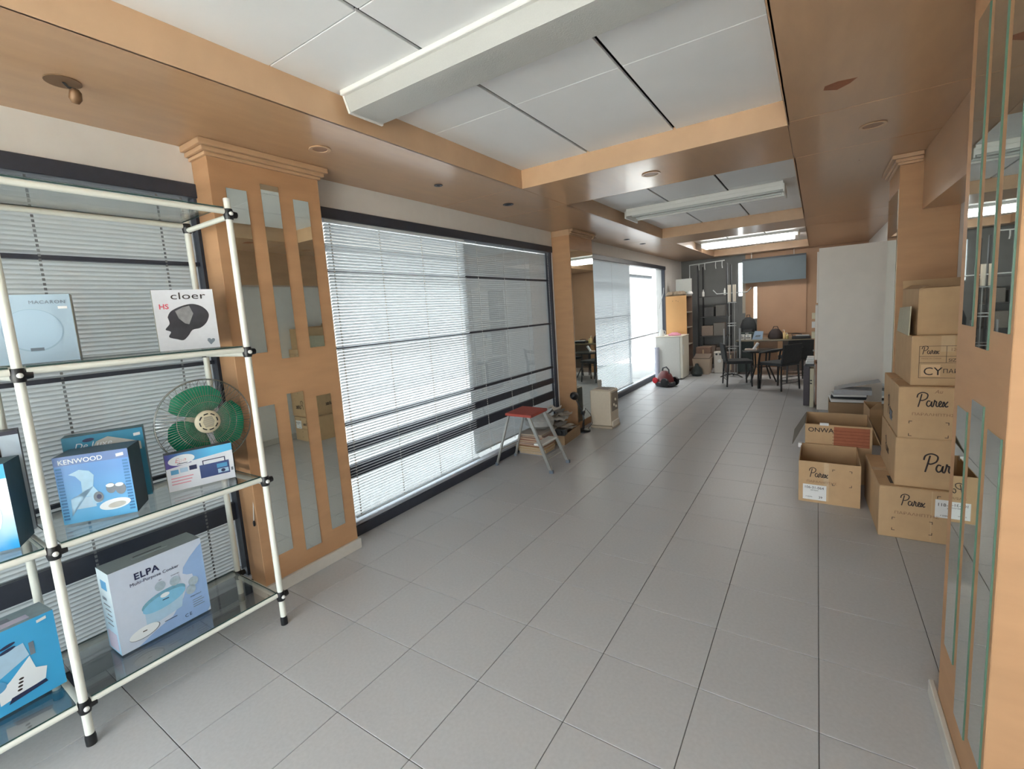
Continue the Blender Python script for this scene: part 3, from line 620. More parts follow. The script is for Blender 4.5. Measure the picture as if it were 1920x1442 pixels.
for k in range(8):
    a = 2 * PI * k / 8 + .2
    b.path([(.0612, .040 * math.cos(a + t), .040 * math.sin(a + t)) for t in (-.25, -.1, .1, .25)], .003, 5)
b.xf(MX).build('vent_slot', BLACKP, hub)
b = MB()
for k in range(-4, 5): b.box(.0625, .0642, -.026 + abs(k) * .002, .026 - abs(k) * .002, k * .006 - .0016, k * .006 + .0016)
b.xf(MX).build('emblem_rib', mat('emblem_grey', srgb(130, 130, 122), .4), hub)
for q in range(3):
    b = MB(); rows = []
    for i in range(9):
        r = .03 + .152 * i / 8; w0 = -.35 - .60 * math.sin(PI * min(1, i / 8 * .75 + .15)); w1 = .55 + .42 * math.sin(PI * (i / 8) * .7 + .3)
        if i == 8: w0, w1 = w0 * .72, w1 * .72
        row = []
        for j in range(7):
            a = w0 + (w1 - w0) * j / 6 + q * 2 * PI / 3 + 1.75
            row.append((.012 - .035 * (j / 6 - .5) * (.4 + i / 12), r * math.cos(a), r * math.sin(a)))
        rows.append(row)
    V = [p for r in rows for p in r]
    b.add(V, [(i * 7 + j, i * 7 + j + 1, i * 7 + j + 8, i * 7 + j + 7) for i in range(8) for j in range(6)])
    fp(b, 'blade', GREEN)
fp(MB().lathe([(.034, .034), (.036, .0), (.03, -.02)], 20, ax='x'), 'blade_boss', GREEN)
fp(MB().lathe([(.04, -.04), (.06, -.06), (.06, -.10), (.035, -.125), (.0, -.128)], 24, ax='x'), 'motor_housing', mat('beige_hub'))
MB().path([(-.06, 0, .29), (-.05, 0, .15), (-.045, 0, .03)], .018, 12).build('neck', mat('beige_hub'), fan, smooth=True)
MB().lathe([(.085, 0), (.09, .012), (.075, .03), (.03, .04), (.0, .04)], 28, (-.035, 0, 0)).build('base', mat('beige_hub'), fan, smooth=True)

# ================================================================== CARDBOARD BOXES (right side)
def cbox(label, loc, rotz, w, d, h, top='closed', mt=CARD, name='cardboard_box', group='cardboard boxes by the right wall', t=.005):
    o = thing(name, label, 'box', loc, math.radians(rotz), group)
    if top == 'closed':
        MB().box(0, w, 0, d, 0, h - .002).build('carton', mt, o, bevel=.003)
        bx(.001, w - .001, .001, d / 2 - .002, h - .002, h + .001).build('top_flap', mt, o); bx(.001, w - .001, d / 2 + .002, d - .001, h - .002, h + .001).build('top_flap', mt, o)
        bx(0 + .0, w, d / 2 - .025, d / 2 + .025, h + .001, h + .0016).build('tape', TAPE, o)
    else:
        b = MB(); b.box(0, w, 0, t, 0, h); b.box(0, w, d - t, d, 0, h); b.box(0, t, t, d - t, 0, h); b.box(w - t, w, t, d - t, 0, h); b.box(t, w - t, t, d - t, 0, .006)
        b.build('carton', [mt], o)
    return o
def flap(o, p, q, e, f, name='flap', m=CARD, t=.004):   # quad p,q,e,f with thickness
    P = [Vector(x) for x in (p, q, e, f)]; nrm = (P[1] - P[0]).cross(P[3] - P[0]).normalized() * t
    return MB().hexa([tuple(x) for x in P], [tuple(x + nrm) for x in P]).build(name, m, o)
def corner_marks(o, u0, u1, v0, v1, s=.016):
    b = MB()
    for u, v, a, c in ((u0, v0, 1, 1), (u1, v0, -1, 1), (u1, v1, -1, -1), (u0, v1, 1, -1)):
        ua, ub = sorted((u, u + a * s)); va, vb = sorted((v, v + c * s)); wa, wb = sorted((v, v + c * .003)); xa, xb = sorted((u, u + a * .003))
        b.box(ua, ub, -.001, -.0004, wa, wb); b.box(xa, xb, -.001, -.0004, va, vb)
    b.build('corner_marks', INK, o)
GR = 'ΠΑΡΑΛΗΠΤΗΣ'
FAINT = mat('faint_ink', srgb(140, 108, 80), .7)
b1 = cbox('bottom box of the tall stack, with white 118-29 label', (2.311, 2.168, 0), 2, .425, .66, .325)
script_word(b1, .105, .215, .062); text(b1, GR, .075, .155, .024, FAINT, wide=1.25); corner_marks(b1, .065, .255, .045, .13); corner_marks(b1, .27, .40, .20, .295)
bx(.262, .392, -.0014, -.0002, .165, .275).build('white_label', WHITEL, b1); text(b1, '118-29-230', .270, .237, .027, INK, y=-.0024); text(b1, 'ΜΕΓΕΘΟΣ', .315, .222, .011, INK, y=-.0024); text(b1, 'Χ ΣΕΙΡΑ', .285, .176, .010, INK, y=-.0024)
bx(.245, .25, -.0006, -.0002, .01, .32).build('tape', TAPE, b1); bx(.06, .14, .06, .2, .3258, .3268).build('flap_gap', BLACKP, b1)
b2 = cbox('second box up in the tall stack, large script lettering near its right edge', (2.384, 2.20, .3268), 1, .41, .60, .302)
script_word(b2, .135, .105, .098); 
script_word(b2, 0, 0, .085, mtx=lside_mtx(.40, .12))
b3 = cbox('third box up in the tall stack, with script lettering and corner marks', (2.39, 2.198, .6306), 1, .41, .60, .31)
script_word(b3, .085, .195, .075); text(b3, GR, .062, .14, .022, FAINT, wide=1.25); corner_marks(b3, .05, .23, .012, .105); bx(.245, .285, -.0014, -.0002, .19, .29).build('white_label', WHITEL, b3); text(b3, '1', .25, .245, .03, NAVY, y=-.0024)
text(b3, 'Au', .16, .275, .03, FAINT, shear=.3); script_word(b3, 0, 0, .11, mtx=lside_mtx(.40, .07)); bx(-.0012, -.0002, .22, .31, .05, .11).build('grey_sticker', GREYP, b3)
b4 = cbox('top box of the tall stack, printed CY in a framed table', (2.447, 2.252, .9424), 2, .36, .52, .295)
def frame(o, u0, u1, v0, v1, w=.002):
    b = MB()
    for q in ((u0, u1, v0, v0 + w), (u0, u1, v1 - w, v1), (u0, u0 + w, v0, v1), (u1 - w, u1, v0, v1)): b.box(q[0], q[1], -.001, -.0003, q[2], q[3])
    b.build('table_lines', INK, o)
frame(b4, .035, .34, .045, .235); frame(b4, .035, .34, .135, .175); frame(b4, .155, .34, .135, .235)
script_word(b4, .048, .188, .042); text(b4, 'MADE IN CHINA', .045, .157, .012, FAINT); text(b4, '120-21', .172, .205, .024, FAINT); text(b4, 'SIZE', .165, .143, .025, INK)
bx(.045, .132, -.0012, -.0003, .055, .125).build('stamp_patch', mat('pale_card', srgb(214, 180, 140), .8), b4); text(b4, 'CY', .055, .063, .066, INK, y=-.002); text(b4, 'ΠΑΡΑΛΗΠΤΗΣ', .142, .075, .034, INK)
bx(.13, .19, -.0006, -.0002, .20, .293).build('tape', TAPE, b4)
b5 = cbox('open box with flaps up resting on top of the tall stack', (2.475, 2.30, 1.2392), 2, .33, .48, .275, 'open')
flap(b5, (0, .48, .275), (.33, .48, .275), (.33, .50, .33), (0, .50, .33)); flap(b5, (0, .0, .275), (0, .48, .275), (.045, .48, .30), (.045, .0, .29))
sh = thing('loose_cardboard_flap', 'pale torn cardboard sheet leaning on the left side of the top open box', 'cardboard', (2.425, 2.28, 1.2392))
MB().hexa([(.006, .0, 0), (.012, .0, 0), (.012, .47, 0), (.006, .47, 0)], [(.008, -.03, .175), (.014, -.03, .175), (.022, .46, .155), (.016, .46, .155)]).build('sheet', mat('pale_board', srgb(190, 184, 160), .8, noise=.1), sh)
# open boxes on the floor
b6 = cbox('open-topped Parex box on the floor with white 106-31-064 label', (1.876, 2.562, 0), -.5, .37, .49, .31, 'open')
for q in (script_word(b6, .068, .195, .062),): pass
text(b6, GR, .05, .152, .022, FAINT, wide=1.2); corner_marks(b6, .205, .32, .145, .265); bx(.028, .172, -.0014, -.0002, .02, .135).build('white_label', WHITEL, b6)
text(b6, '106-31-064', .036, .105, .026, INK, y=-.0024); text(b6, 'ΜΕΓΕΘΟΣ', .075, .09, .010, INK, y=-.0024); text(b6, '39', .125, .035, .024, INK, y=-.0024); text(b6, 'Χ ΣΕΙΡΑ', .045, .038, .011, INK, y=-.0024)
bx(.155, .185, -.0006, -.0002, .02, .305).build('tape', TAPE, b6)
flap(b6, (.37, .30, .31), (.37, .47, .31), (.395, .47, .15), (.39, .35, .13), m=CARD); bx(-.02, .005, .42, .46, .29, .325).build('torn_corner', mat('white_label'), b6)
b7 = cbox('ONWA box with red printed panel behind the open-topped box', (1.905, 3.078, 0), -.5, .44, .47, .468, 'open')
text(b7, 'ONWA', .02, .405, .050, INK, wide=1.05, bold=.0005); bx(.195, .425, -.001, -.0003, .30, .455).build('red_panel', mat('red_brown_print', srgb(168, 100, 70), .8, noise=.15), b7)
for k in range(5): bx(.185, .425, -.0016, -.0009, .318 + k * .026, .321 + k * .026).build('panel_line', mat('dark_red_print', srgb(126, 66, 48), .8), b7)
flap(b7, (.0, .02, .468), (.0, .45, .468), (-.09, .44, .30), (-.09, .05, .27), m=mat('grey_board', srgb(120, 112, 100), .8, noise=.1)); flap(b7, (.44, .02, .468), (.44, .45, .468), (.52, .45, .28), (.52, .03, .26))
bx(.10, .16, -.006, .012, .462, .482).build('torn_edge', mat('white_label'), b7)
# papers carton, behind
b8 = cbox('low carton full of papers at the foot of the white cabinet', (2.10, 4.90, 0), 0, .33, .34, .295, 'open', CARDD)
pf = thing('paper_folders', 'pile of papers and grey folders heaped over the low carton', 'paper', (2.26, 5.05, .30))
for k, (x, y, z, a, w, d, h, c) in enumerate(((0, .0, .0, .05, .30, .28, .03, 0), (.03, .02, .032, -.12, .32, .24, .028, 1), (.02, -.02, .062, .1, .30, .22, .022, 0), (.06, .0, .086, -.05, .34, .24, .05, 2))):
    MB().box(-w / 2, w / 2, -d / 2, d / 2, 0, h).xf(Matrix.Translation((x, y, z)) @ Matrix.Rotation(a, 4, 'Z')).build('folder', [WHITEL, DKFAB, mat('grey_folder', srgb(176, 178, 182), .45, noise=.1)][c], pf)
MB().box(-.19, .19, -.10, .10, 0, .006).xf(Matrix.Translation((.12, .08, .175)) @ Matrix.Rotation(-.22, 4, 'Y')).build('sheet', mat('grey_folder'), pf)
b9 = cbox('half-hidden carton with raised flap between the paper carton and the stack', (2.42, 4.30, 0), 3, .30, .40, .36, 'open', CARD)
flap(b9, (.0, .0, .36), (.30, .0, .36), (.34, -.05, .46), (.06, -.05, .44))

# ================================================================== WHITE CABINET
cb = thing('white_cabinet', 'tall white cabinet seen from its plain side', 'cabinet', (2.35, 6.4, 0))
bx(1.985, 2.80, 5.868, 5.888, 0, 2.09).build('side_panel', CABW, cb, world=True, bevel=.002)
bx(1.985, 2.80, 7.05, 7.07, 0, 2.09).build('side_panel', CABW, cb, world=True)
bx(2.78, 2.80, 5.888, 7.05, 0, 2.09).build('back_panel', CABW, cb, world=True)
for z in (.05, .62, 1.38, 2.05): bx(1.985, 2.78, 5.888, 7.05, z, z + .022).build('shelf', CABW, cb, world=True)
bx(1.965, 1.984, 5.90, 6.46, 1.40, 2.05).build('door', CABW, cb, world=True, bevel=.002)
d = bx(1.955, 1.984, 5.90, 6.46, .66, 1.37).build('door', CABW, cb, world=True, bevel=.002)
MB().lathe([(.0, -.022), (.012, -.02), (.012, -.012), (.006, 0)], 12, (1.955, 5.94, .78), 'x').build('knob', STEEL, d, world=True)
bx(1.968, 1.984, 5.90, 6.46, .06, .61).build('door', mat('brown_door', srgb(150, 112, 90), .5, noise=.1), cb, world=True)
pr = thing('printed_stack', 'white bundle of papers jutting out of the cabinet front', 'paper', (1.90, 5.98, .62))
for k in range(3): bx(1.855 + .008 * k, 1.95, 5.93, 6.15, .60 + k * .03, .627 + k * .03).build('bundle', WHITEL, pr, world=True, bevel=.004)
bb_ = bx(1.85, 1.955, 5.92, 6.2, .568, .598).build('pull_out_tray', DKMETAL, None); tag(bb_, 'thin dark tray under the white bundle at the cabinet front', 'tray')
ds = thing('dark_drawer_unit', 'narrow dark upright unit standing against the cabinet front', 'drawer unit', (1.87, 6.3, 0))
bx(1.83, 1.90, 6.10, 6.6, 0, .56).build('body', mat('dark_purple_metal', srgb(72, 62, 70), .5, noise=.1), ds, world=True, bevel=.003)
wp = thing('white_panel_board', 'pale board with black latch standing between dark unit and cabinet', 'board', (1.93, 6.2, 0))
bx(1.905, 1.95, 6.0, 6.35, 0, .53).build('board', mat('cream_board', srgb(214, 208, 180), .5, noise=.05), wp, world=True); bx(1.908, 1.93, 5.995, 6.0, .36, .375).build('latch', BLACKP, wp, world=True); bx(1.908, 1.93, 5.995, 6.0, .32, .335).build('latch', BLACKP, wp, world=True)
for k, z in enumerate((.98, 1.12, 1.24)):
    o = bx(1.915, 1.953, 6.2 + .05 * k, 6.4, z - .06, z + .02).build('file_binder', [mat('cream_board'), WHITEL, mat('cream_board')][k]); tag(o, ['lowest', 'middle', 'topmost'][k] + ' pale binder poking out of the cabinet front', 'binder', 'pale binders at the cabinet front')

# ================================================================== STEP STOOL and clutter by the long window
st = thing('step_stool', 'folding step stool with red seat and aluminium legs by the window', 'stool', (-.42, 2.52, 0))
ALU = mat('aluminium_leg', srgb(176, 176, 172), .35, .6, noise=.08)
RED = mat('red_rubber', srgb(168, 72, 60), .55, noise=.1, nscale=30)
MB().hexa([(-.60, 2.355, .525), (-.285, 2.335, .525), (-.30, 2.685, .525), (-.615, 2.715, .525)], [(-.60, 2.355, .553), (-.285, 2.335, .553), (-.30, 2.685, .553), (-.615, 2.715, .553)]).build('seat', RED, st, world=True, bevel=.008, seg=2)
def leg(p, q, w=.016):
    o = MB(); a = Vector(p); b = Vector(q)
    o.hexa([(a.x - w, a.y - .010, a.z), (a.x + w, a.y - .010, a.z), (a.x + w, a.y + .010, a.z), (a.x - w, a.y + .010, a.z)], [(b.x - w, b.y - .010, b.z), (b.x + w, b.y - .010, b.z), (b.x + w, b.y + .010, b.z), (b.x - w, b.y + .010, b.z)])
    l = o.build('leg', ALU, st, world=True)
    bx(a.x - w - .003, a.x + w + .003, a.y - .013, a.y + .013, 0, .03).build('rubber_foot', GREYP, l, world=True)
leg((-.735, 2.35, .01), (-.565, 2.37, .53), .010); leg((-.725, 2.69, .01), (-.575, 2.69, .53), .010); leg((-.107, 2.352, .01), (-.33, 2.36, .53)); leg((-.102, 2.695, .01), (-.34, 2.67, .53))
bx(-.30, -.20, 2.375, 2.675, .245, .265).build('step', FIXW, st, world=True, bevel=.004)
MB().tube((-.16, 2.36, .12), (-.16, 2.69, .12), .008, 8).build('stretcher', ALU, st, world=True); MB().tube((-.68, 2.36, .17), (-.68, 2.69, .17), .006, 8).build('stretcher', ALU, st, world=True)
bks = [(.30, .27, .038, srgb(150, 160, 176)), (.33, .26, .030, srgb(206, 176, 128)), (.34, .27, .026, srgb(196, 160, 110)), (.32, .26, .022, srgb(160, 110, 100)), (.33, .25, .018, srgb(206, 190, 180)), (.31, .26, .024, srgb(176, 120, 104)), (.30, .24, .022, srgb(196, 150, 130)), (.30, .25, .018, srgb(150, 120, 110)), (.28, .24, .02, srgb(190, 180, 170))]
z = 0
NM = ['lowest grey-blue', 'thick pale wooden', 'tan card-covered', 'dull red', 'thin whitish', 'brick red', 'pinkish tan', 'thin brown', 'topmost pale']
for k, (w, d, h, c) in enumerate(bks):
    o = thing('catalogue', NM[k] + ' catalogue in the pile under the step stool', 'book', (-.585 + .01 * math.sin(k * 2.1), 2.905 + .012 * math.cos(k * 1.7), z), .07 * math.sin(k * 1.9), 'catalogues piled under the step stool')
    MB().box(-w / 2, w / 2, -d / 2, d / 2, 0, .004).box(-w / 2, w / 2, -d / 2, d / 2, h - .004, h).box(-w / 2, -w / 2 + .005, -d / 2, d / 2, .004, h - .004).build('cover', mat('cover_%d' % k, c, .6, noise=.12), o)
    MB().box(-w / 2 + .005, w / 2 - .006, -d / 2 + .006, d / 2 - .006, .004, h - .004).build('pages', mat('pages', srgb(200, 178, 150), .85, noise=.12, nscale=90), o)
    z += h + .0006
pb = cbox('torn brown carton of papers between the stool and the beige appliance', (-.72, 3.20, 0), 4, .32, .50, .12, 'open', CARDD, group='cartons by the long window')
for k in range(7):
    b = MB(); n = 7; rr = random.Random(40 + k)
    V = [((i / (n - 1) - .5) * (.25 - .015 * k), (j / (n - 1) - .5) * (.30 - .02 * k), rr.uniform(0, .03) + .012 * math.sin(i * 1.3 + k) + .012) for i in range(n) for j in range(n)]
    b.add(V, [(i * n + j, (i + 1) * n + j, (i + 1) * n + j + 1, i * n + j + 1) for i in range(n - 1) for j in range(n - 1)])
    o = b.build('crumpled_paper', mat('waste_paper_%d' % (k % 3), [srgb(214, 210, 202), srgb(190, 180, 166), srgb(150, 146, 142)][k % 3], .8, noise=.1), None, loc=(-.575 + .03 * math.sin(k * 2), 3.43 + .06 * math.cos(k * 1.6), .095 + .046 * k), rotz=.10 * (k - 2), smooth=False)
    tag(o, ['lowest', 'second', 'third', 'middle', 'fifth', 'sixth', 'topmost'][k] + ' crumpled paper sheet heaped in the torn brown carton', 'paper', 'papers in the torn carton')
cm = thing('black_gadget', 'black boxy gadget lying on the papers in the torn carton', 'gadget', (-.43, 3.205, .125), .15)
MB().box(-.06, .06, -.05, .05, 0, .075).build('body', BLACKP, cm, bevel=.01, seg=2); MB().lathe([(.03, -.05), (.028, -.07), (.0, -.072)], 14, (0, 0, .038), 'y').build('lens', DKMETAL, cm, smooth=True)
bg_ = MB().lathe([(.09, 0), (.15, .04), (.16, .10), (.11, .15), (.04, .17), (.0, .172)], 18).xf(Matrix.Diagonal((1.1, .9, 1, 1))).build('plastic_bag', mat('grey_bag', srgb(176, 176, 172), .4, noise=.3, nscale=18, bump=.8), None, loc=(-.60, 3.02, .24), smooth=True)
tag(bg_, 'crumpled greyish plastic bag on top of the catalogue pile', 'bag')

# desk lamp
lp = thing('desk_lamp', 'black adjustable desk lamp on the floor in front of the mirror pillar', 'lamp', (-.455, 3.86, 0))
MB().lathe([(.085, 0), (.085, .018), (.06, .03), (.0, .032)], 24).build('base', BLACKP, lp, smooth=True)
MB().path([(0, 0, .03), (.01, -.01, .15), (.0, .0, .235)], .011, 8).build('lower_arm', BLACKP, lp)
MB().lathe([(.0, -.024), (.024, -.02), (.024, .02), (.0, .024)], 14, (0, 0, .24), 'y').build('joint', BLACKP, lp, smooth=True)
MB().path([(0, 0, .24), (-.045, -.015, .34), (-.085, -.025, .42)], .006, 8).build('upper_arm', BLACKP, lp)
MB().lathe([(.0, .05), (.03, .045), (.048, .015), (.052, -.03), (.046, -.03), (.0, -.02)], 18).xf(Matrix.Translation((-.10, -.03, .455)) @ Matrix.Rotation(1.2, 4, 'X')).build('lamp_shade', BLACKP, lp, smooth=True)
MB().path([(.03, .02, .01), (.10, .05, .10), (.06, .1, .20), (.0, .08, .28), (-.04, .1, .15), (-.05, .06, .02)], .004, 6).build('cord', BLACKP, lp)

# beige appliance (portable air conditioner on its back plate)
ac = thing('portable_air_conditioner', 'beige boxy portable air conditioner standing by the mirror pillar', 'appliance', (-.29, 4.2, 0))
MB().box(-.44, -.165, 4.055, 4.33, .035, .49).build('body', CREAM, ac, world=True, bevel=.02, seg=3)
bx(-.445, -.15, 4.05, 4.335, .0, .034).build('base', mat('cream_dark', srgb(190, 176, 156), .5, noise=.06), ac, world=True, bevel=.006)
bx(-.1648, -.148, 4.07, 4.31, .02, .10).build('water_tank', mat('cream_light', srgb(232, 222, 206), .4), ac, world=True, bevel=.008)
bx(-.1648, -.158, 4.09, 4.29, .22, .46).build('control_panel', mat('taupe_panel', srgb(160, 146, 130), .5, noise=.15), ac, world=True, bevel=.004)
for y, zz in ((4.15, .30), (4.22, .27), (4.20, .36)): MB().lathe([(.0, .0), (.018, .0), (.015, .012), (.0, .013)], 12, (-.158, y, zz), 'x').build('control_knob', CREAM, ac, world=True)
bx(-.40, -.20, 4.09, 4.30, .4895, .497).build('top_grille', mat('cream_light'), ac, world=True, bevel=.003)
for k in range(6): bx(-.39, -.21, 4.105 + k * .032, 4.115 + k * .032, .4972, .4985).build('grille_slot', mat('taupe_panel'), ac, world=True)
wh = bx(-.70, -.60, 4.64, 4.86, 0, .50).build('white_case', FWHITE, None, bevel=.012, seg=2); tag(wh, 'white upright case against the far side of the mirrored pillar', 'case')

# ================================================================== FAR LEFT: fridge corner
fr = thing('fridge', 'small white fridge beside the bright far window', 'fridge', (-.48, 8.35, 0))
bx(-.745, -.275, 8.09, 8.62, .02, .855).build('body', FWHITE, fr, world=True, bevel=.008, seg=2)
dd = bx(-.270, -.222, 8.085, 8.625, .03, .855).build('door', mat('fridge_door', srgb(222, 216, 200), .35, noise=.03), fr, world=True, bevel=.008, seg=2)
bx(-.222, -.212, 8.12, 8.15, .50, .70).build('handle', FIXW, dd, world=True, bevel=.003)
bx(-.75, -.215, 8.08, 8.63, .856, .872).build('worktop', mat('cream_light'), fr, world=True, bevel=.003); bx(-.72, -.29, 8.11, 8.6, 0, .019).build('kick_base', BLACKP, fr, world=True)
kt = thing('kettle', 'small white jug kettle on the fridge top', 'kettle', (-.655, 8.2, .873))
MB().lathe([(.05, 0), (.055, .01), (.05, .07), (.035, .11), (.03, .13), (.012, .138), (.0, .14)], 18).build('body', FIXW, kt, smooth=True)
MB().path([(.035, 0, .11), (.075, 0, .10), (.078, 0, .05), (.05, 0, .02)], .007, 6).build('handle', FIXW, kt)
pk = MB().lathe([(.11, 0), (.12, .02), (.08, .04), (.05, .06), (.0, .062)], 14).xf(Matrix.Diagonal((1.1, .9, 1, 1))).build('pink_cloth', mat('pink_cloth', srgb(226, 150, 168), .8, noise=.15, bump=.5), None, loc=(-.42, 8.3, .873), smooth=True); tag(pk, 'crumpled pink cloth on the fridge top', 'cloth')
rl = thing('paper_roll', 'upright pale roll leaning beside the fridge', 'roll', (-.70, 8.0, 0))
MB().lathe([(.045, 0), (.045, .66), (.03, .66), (.03, .6)], 18).build('roll', mat('lilac_roll', srgb(200, 200, 214), .5, noise=.04), rl, smooth=True)
vc = thing('vacuum_cleaner', 'red and grey canister vacuum cleaner on the floor by the fridge', 'vacuum cleaner', (-.37, 7.33, 0), -.5); vc.scale = (1.15, 1.15, 1.12)
MB().lathe([(.0, 0), (.15, .0), (.17, .03), (.165, .07), (.15, .08), (.0, .082)], 22).xf(Matrix.Diagonal((1.05, .8, 1, 1))).build('chassis', mat('dark_grey_shell', srgb(66, 64, 68), .4, noise=.1), vc, smooth=True)
MB().lathe([(.145, .075), (.14, .13), (.105, .20), (.06, .25), (.0, .262)], 20).xf(Matrix.Diagonal((1.05, .78, 1, 1))).build('shell', mat('wine_red_shell', srgb(122, 58, 58), .3, noise=.1, coat=.4), vc, smooth=True)
MB().lathe([(.0, -.012), (.05, -.01), (.05, .01), (.0, .012)], 18, (-.10, -.12, .10), 'y').build('red_filter', mat('bright_red', srgb(214, 50, 60), .3), vc, smooth=True)
for s in (-1, 1): MB().lathe([(.0, -.02), (.07, -.018), (.075, 0), (.07, .018), (.0, .02)], 20, (.10, .115 * s, .078), 'y').build('wheel', BLACKP, vc, smooth=True)
MB().path([(-.06, 0, .23), (-.04, 0, .30), (.03, 0, .32), (.08, 0, .28), (.09, 0, .20)], .012, 8).build('carry_handle', mat('dark_grey_shell'), vc, smooth=True)
oc = thing('orange_shelf_unit', 'orange sided shelf unit standing behind the fridge', 'shelf unit', (-.46, 8.95, 0))
bx(-.70, -.285, 8.75, 8.77, 0, 1.665).build('side_panel', mat('orange_board', srgb(232, 178, 116), .5, noise=.05, nscale=5), oc, world=True)
bx(-.70, -.285, 9.28, 9.30, 0, 1.665).build('side_panel', mat('brown_board', srgb(120, 98, 84), .6, noise=.1), oc, world=True)
bx(-.72, -.70, 8.75, 9.30, 0, 1.665).build('back_panel', mat('brown_board'), oc, world=True)
for zz in (.1, .62, .98, 1.30, 1.645): bx(-.70, -.285, 8.77, 9.28, zz, zz + .02).build('shelf', mat('pale_shelf', srgb(150, 140, 128), .5, noise=.1), oc, world=True)
for x, zz in ((-.56, 1.56), (-.49, 1.565), (-.45, 1.55)): MB().lathe([(.0, 0), (.006, 0), (.006, .003), (.0, .003)], 8, (x, 8.7465, zz), 'y').build('screw_cap', BLACKP, oc, world=True)
hp = MB()
for k in range(6): hp.lathe([(.05, 0), (.075, .03), (.06, .07), (.025, .095), (.0, .1)], 10, (-.66 + .05 * k, 8.9 + .05 * (k % 3), 1.666))
hp = hp.build('paper_heap', mat('tan_paper', srgb(176, 158, 136), .85, noise=.25, nscale=20, bump=.6), None, smooth=True); tag(hp, 'heap of crumpled tan wrapping paper on top of the orange shelf unit', 'paper')
wb = bx(-.60, -.28, 9.20, 9.26, 1.666, 2.02).build('white_carton', mat('white_carton', srgb(196, 198, 192), .6, noise=.05), None); tag(wb, 'flat white carton standing on the orange shelf unit against the wall', 'box'); bx(-.46, -.36, 9.197, 9.1995, 1.70, 1.74).build('label_print', mat('green_print', srgb(140, 160, 144), .6), wb, world=False)
wbg = MB().lathe([(.04, 0), (.07, .03), (.05, .07), (.0, .09)], 12).build('white_bag', mat('white_label'), None, loc=(-.295, 9.12, 1.666), smooth=True); tag(wbg, 'small white plastic bag on the corner of the orange shelf unit', 'bag')

# ================================================================== FAR END
# dark shelf rack with clutter
dk = thing('dark_shelf_rack', 'dark metal shelf rack with clutter in the unlit far left corner', 'shelf rack', (.05, 10.0, 0))
for x in (-.25, .34):
    for y in (9.75, 10.3): bx(x - .015, x + .015, y - .015, y + .015, 0, 2.3).build('upright', DKMETAL, dk, world=True)
for zz in (.25, .72, 1.15, 1.6): bx(-.25, .34, 9.75, 10.3, zz, zz + .02).build('shelf', mat('dark_shelf', srgb(80, 80, 80), .6, noise=.1), dk, world=True)
MB().path([(-.42, 9.72, 1.95), (-.42, 9.72, 2.33), (.30, 9.72, 2.36)], .012, 8).build('hanging_rail', mat('pale_rail', srgb(176, 180, 180), .4), dk, world=True)
for x in (-.22, -.10, .12, .25): MB().path([(x, 9.72, 2.35), (x, 9.70, 2.26), (x + .01, 9.69, 2.20)], .009, 6).build('hook', mat('pale_rail'), dk, world=True)
for k, (x, y, zz, w, d, h, c) in enumerate(((-.2, 9.8, .271, .28, .3, .24, srgb(140, 124, 112)), (.1, 9.8, .271, .2, .3, .2, srgb(120, 108, 100)), (-.2, 9.8, .741, .24, .3, .22, srgb(156, 140, 128)), (.05, 9.8, .741, .24, .3, .28, srgb(128, 124, 118)), (-.15, 9.85, 1.171, .2, .3, .2, srgb(90, 90, 90)), (.1, 9.8, 1.171, .2, .3, .24, srgb(110, 108, 104)))):
    o = thing('storage_carton', ['brownish', 'small brown', 'tan', 'grey-brown', 'dark grey', 'mid grey'][k] + ' carton on the ' + ['lowest', 'lowest', 'second', 'second', 'third', 'third'][k] + ' board of the dark shelf rack', 'box', (x, y, zz), 0, 'cartons on the dark shelf rack')
    MB().box(0, w, 0, d, 0, h).build('carton', mat('dim_card_%d' % k, c, .8, noise=.12), o, bevel=.004); bx(.0, w, d / 2 - .02, d / 2 + .02, h + .0002, h + .0008).build('tape', TAPE, o)
for k, x in enumerate((-.05, .12)):
    o = MB().lathe([(.02, 0), (.024, .01), (.024, .09), (.009, .12), (.009, .15), (.0, .151)], 14).build('white_bottle', FIXW, None, loc=(x - .1 + .27 * k, 9.78, [1.621, 1.621][k]), smooth=True); tag(o, ['left', 'right'][k] + ' white bottle on the top board of the dark shelf rack', 'bottle', 'white bottles on the dark shelf rack')
# clutter on the floor in front of it
bn = thing('storage_bin', 'pale beige open bin of clutter on the floor past the fridge', 'bin', (-.03, 9.0, 0))
b = MB(); w0, w1, h = .14, .175, .33
for (p0, p1, q0, q1) in (((-w0, -w0), (w0, -w0), (-w1, -w1), (w1, -w1)), ((w0, -w0), (w0, w0), (w1, -w1), (w1, w1)), ((w0, w0), (-w0, w0), (w1, w1), (-w1, w1)), ((-w0, w0), (-w0, -w0), (-w1, w1), (-w1, -w1))):
    s = .95; b.hexa([(*p0, 0), (*p1, 0), (p1[0] * s, p1[1] * s, 0), (p0[0] * s, p0[1] * s, 0)], [(*q0, h), (*q1, h), (q1[0] * s, q1[1] * s, h), (q0[0] * s, q0[1] * s, h)])
b.box(-w0, w0, -w0, w0, 0, .01).build('tub', mat('beige_tub', srgb(200, 180, 158), .6, noise=.05), bn)
o = MB().box(-.16, .16, -.15, .13, 0, .02).xf(Matrix.Rotation(.25, 4, 'X')).build('brown_board_lid', mat('dim_card_0'), None, loc=(-.03, 9.0, .36)); tag(o, 'brown board lying across the beige bin', 'board')
jg = thing('white_jerrycan', 'white plastic jug with round handle holes behind the beige bin', 'jug', (.26, 9.12, .0), .1)
MB().box(-.09, .09, -.06, .06, 0, .46).build('body', mat('jug_white', srgb(206, 200, 190), .5, noise=.06), jg, bevel=.03, seg=3)
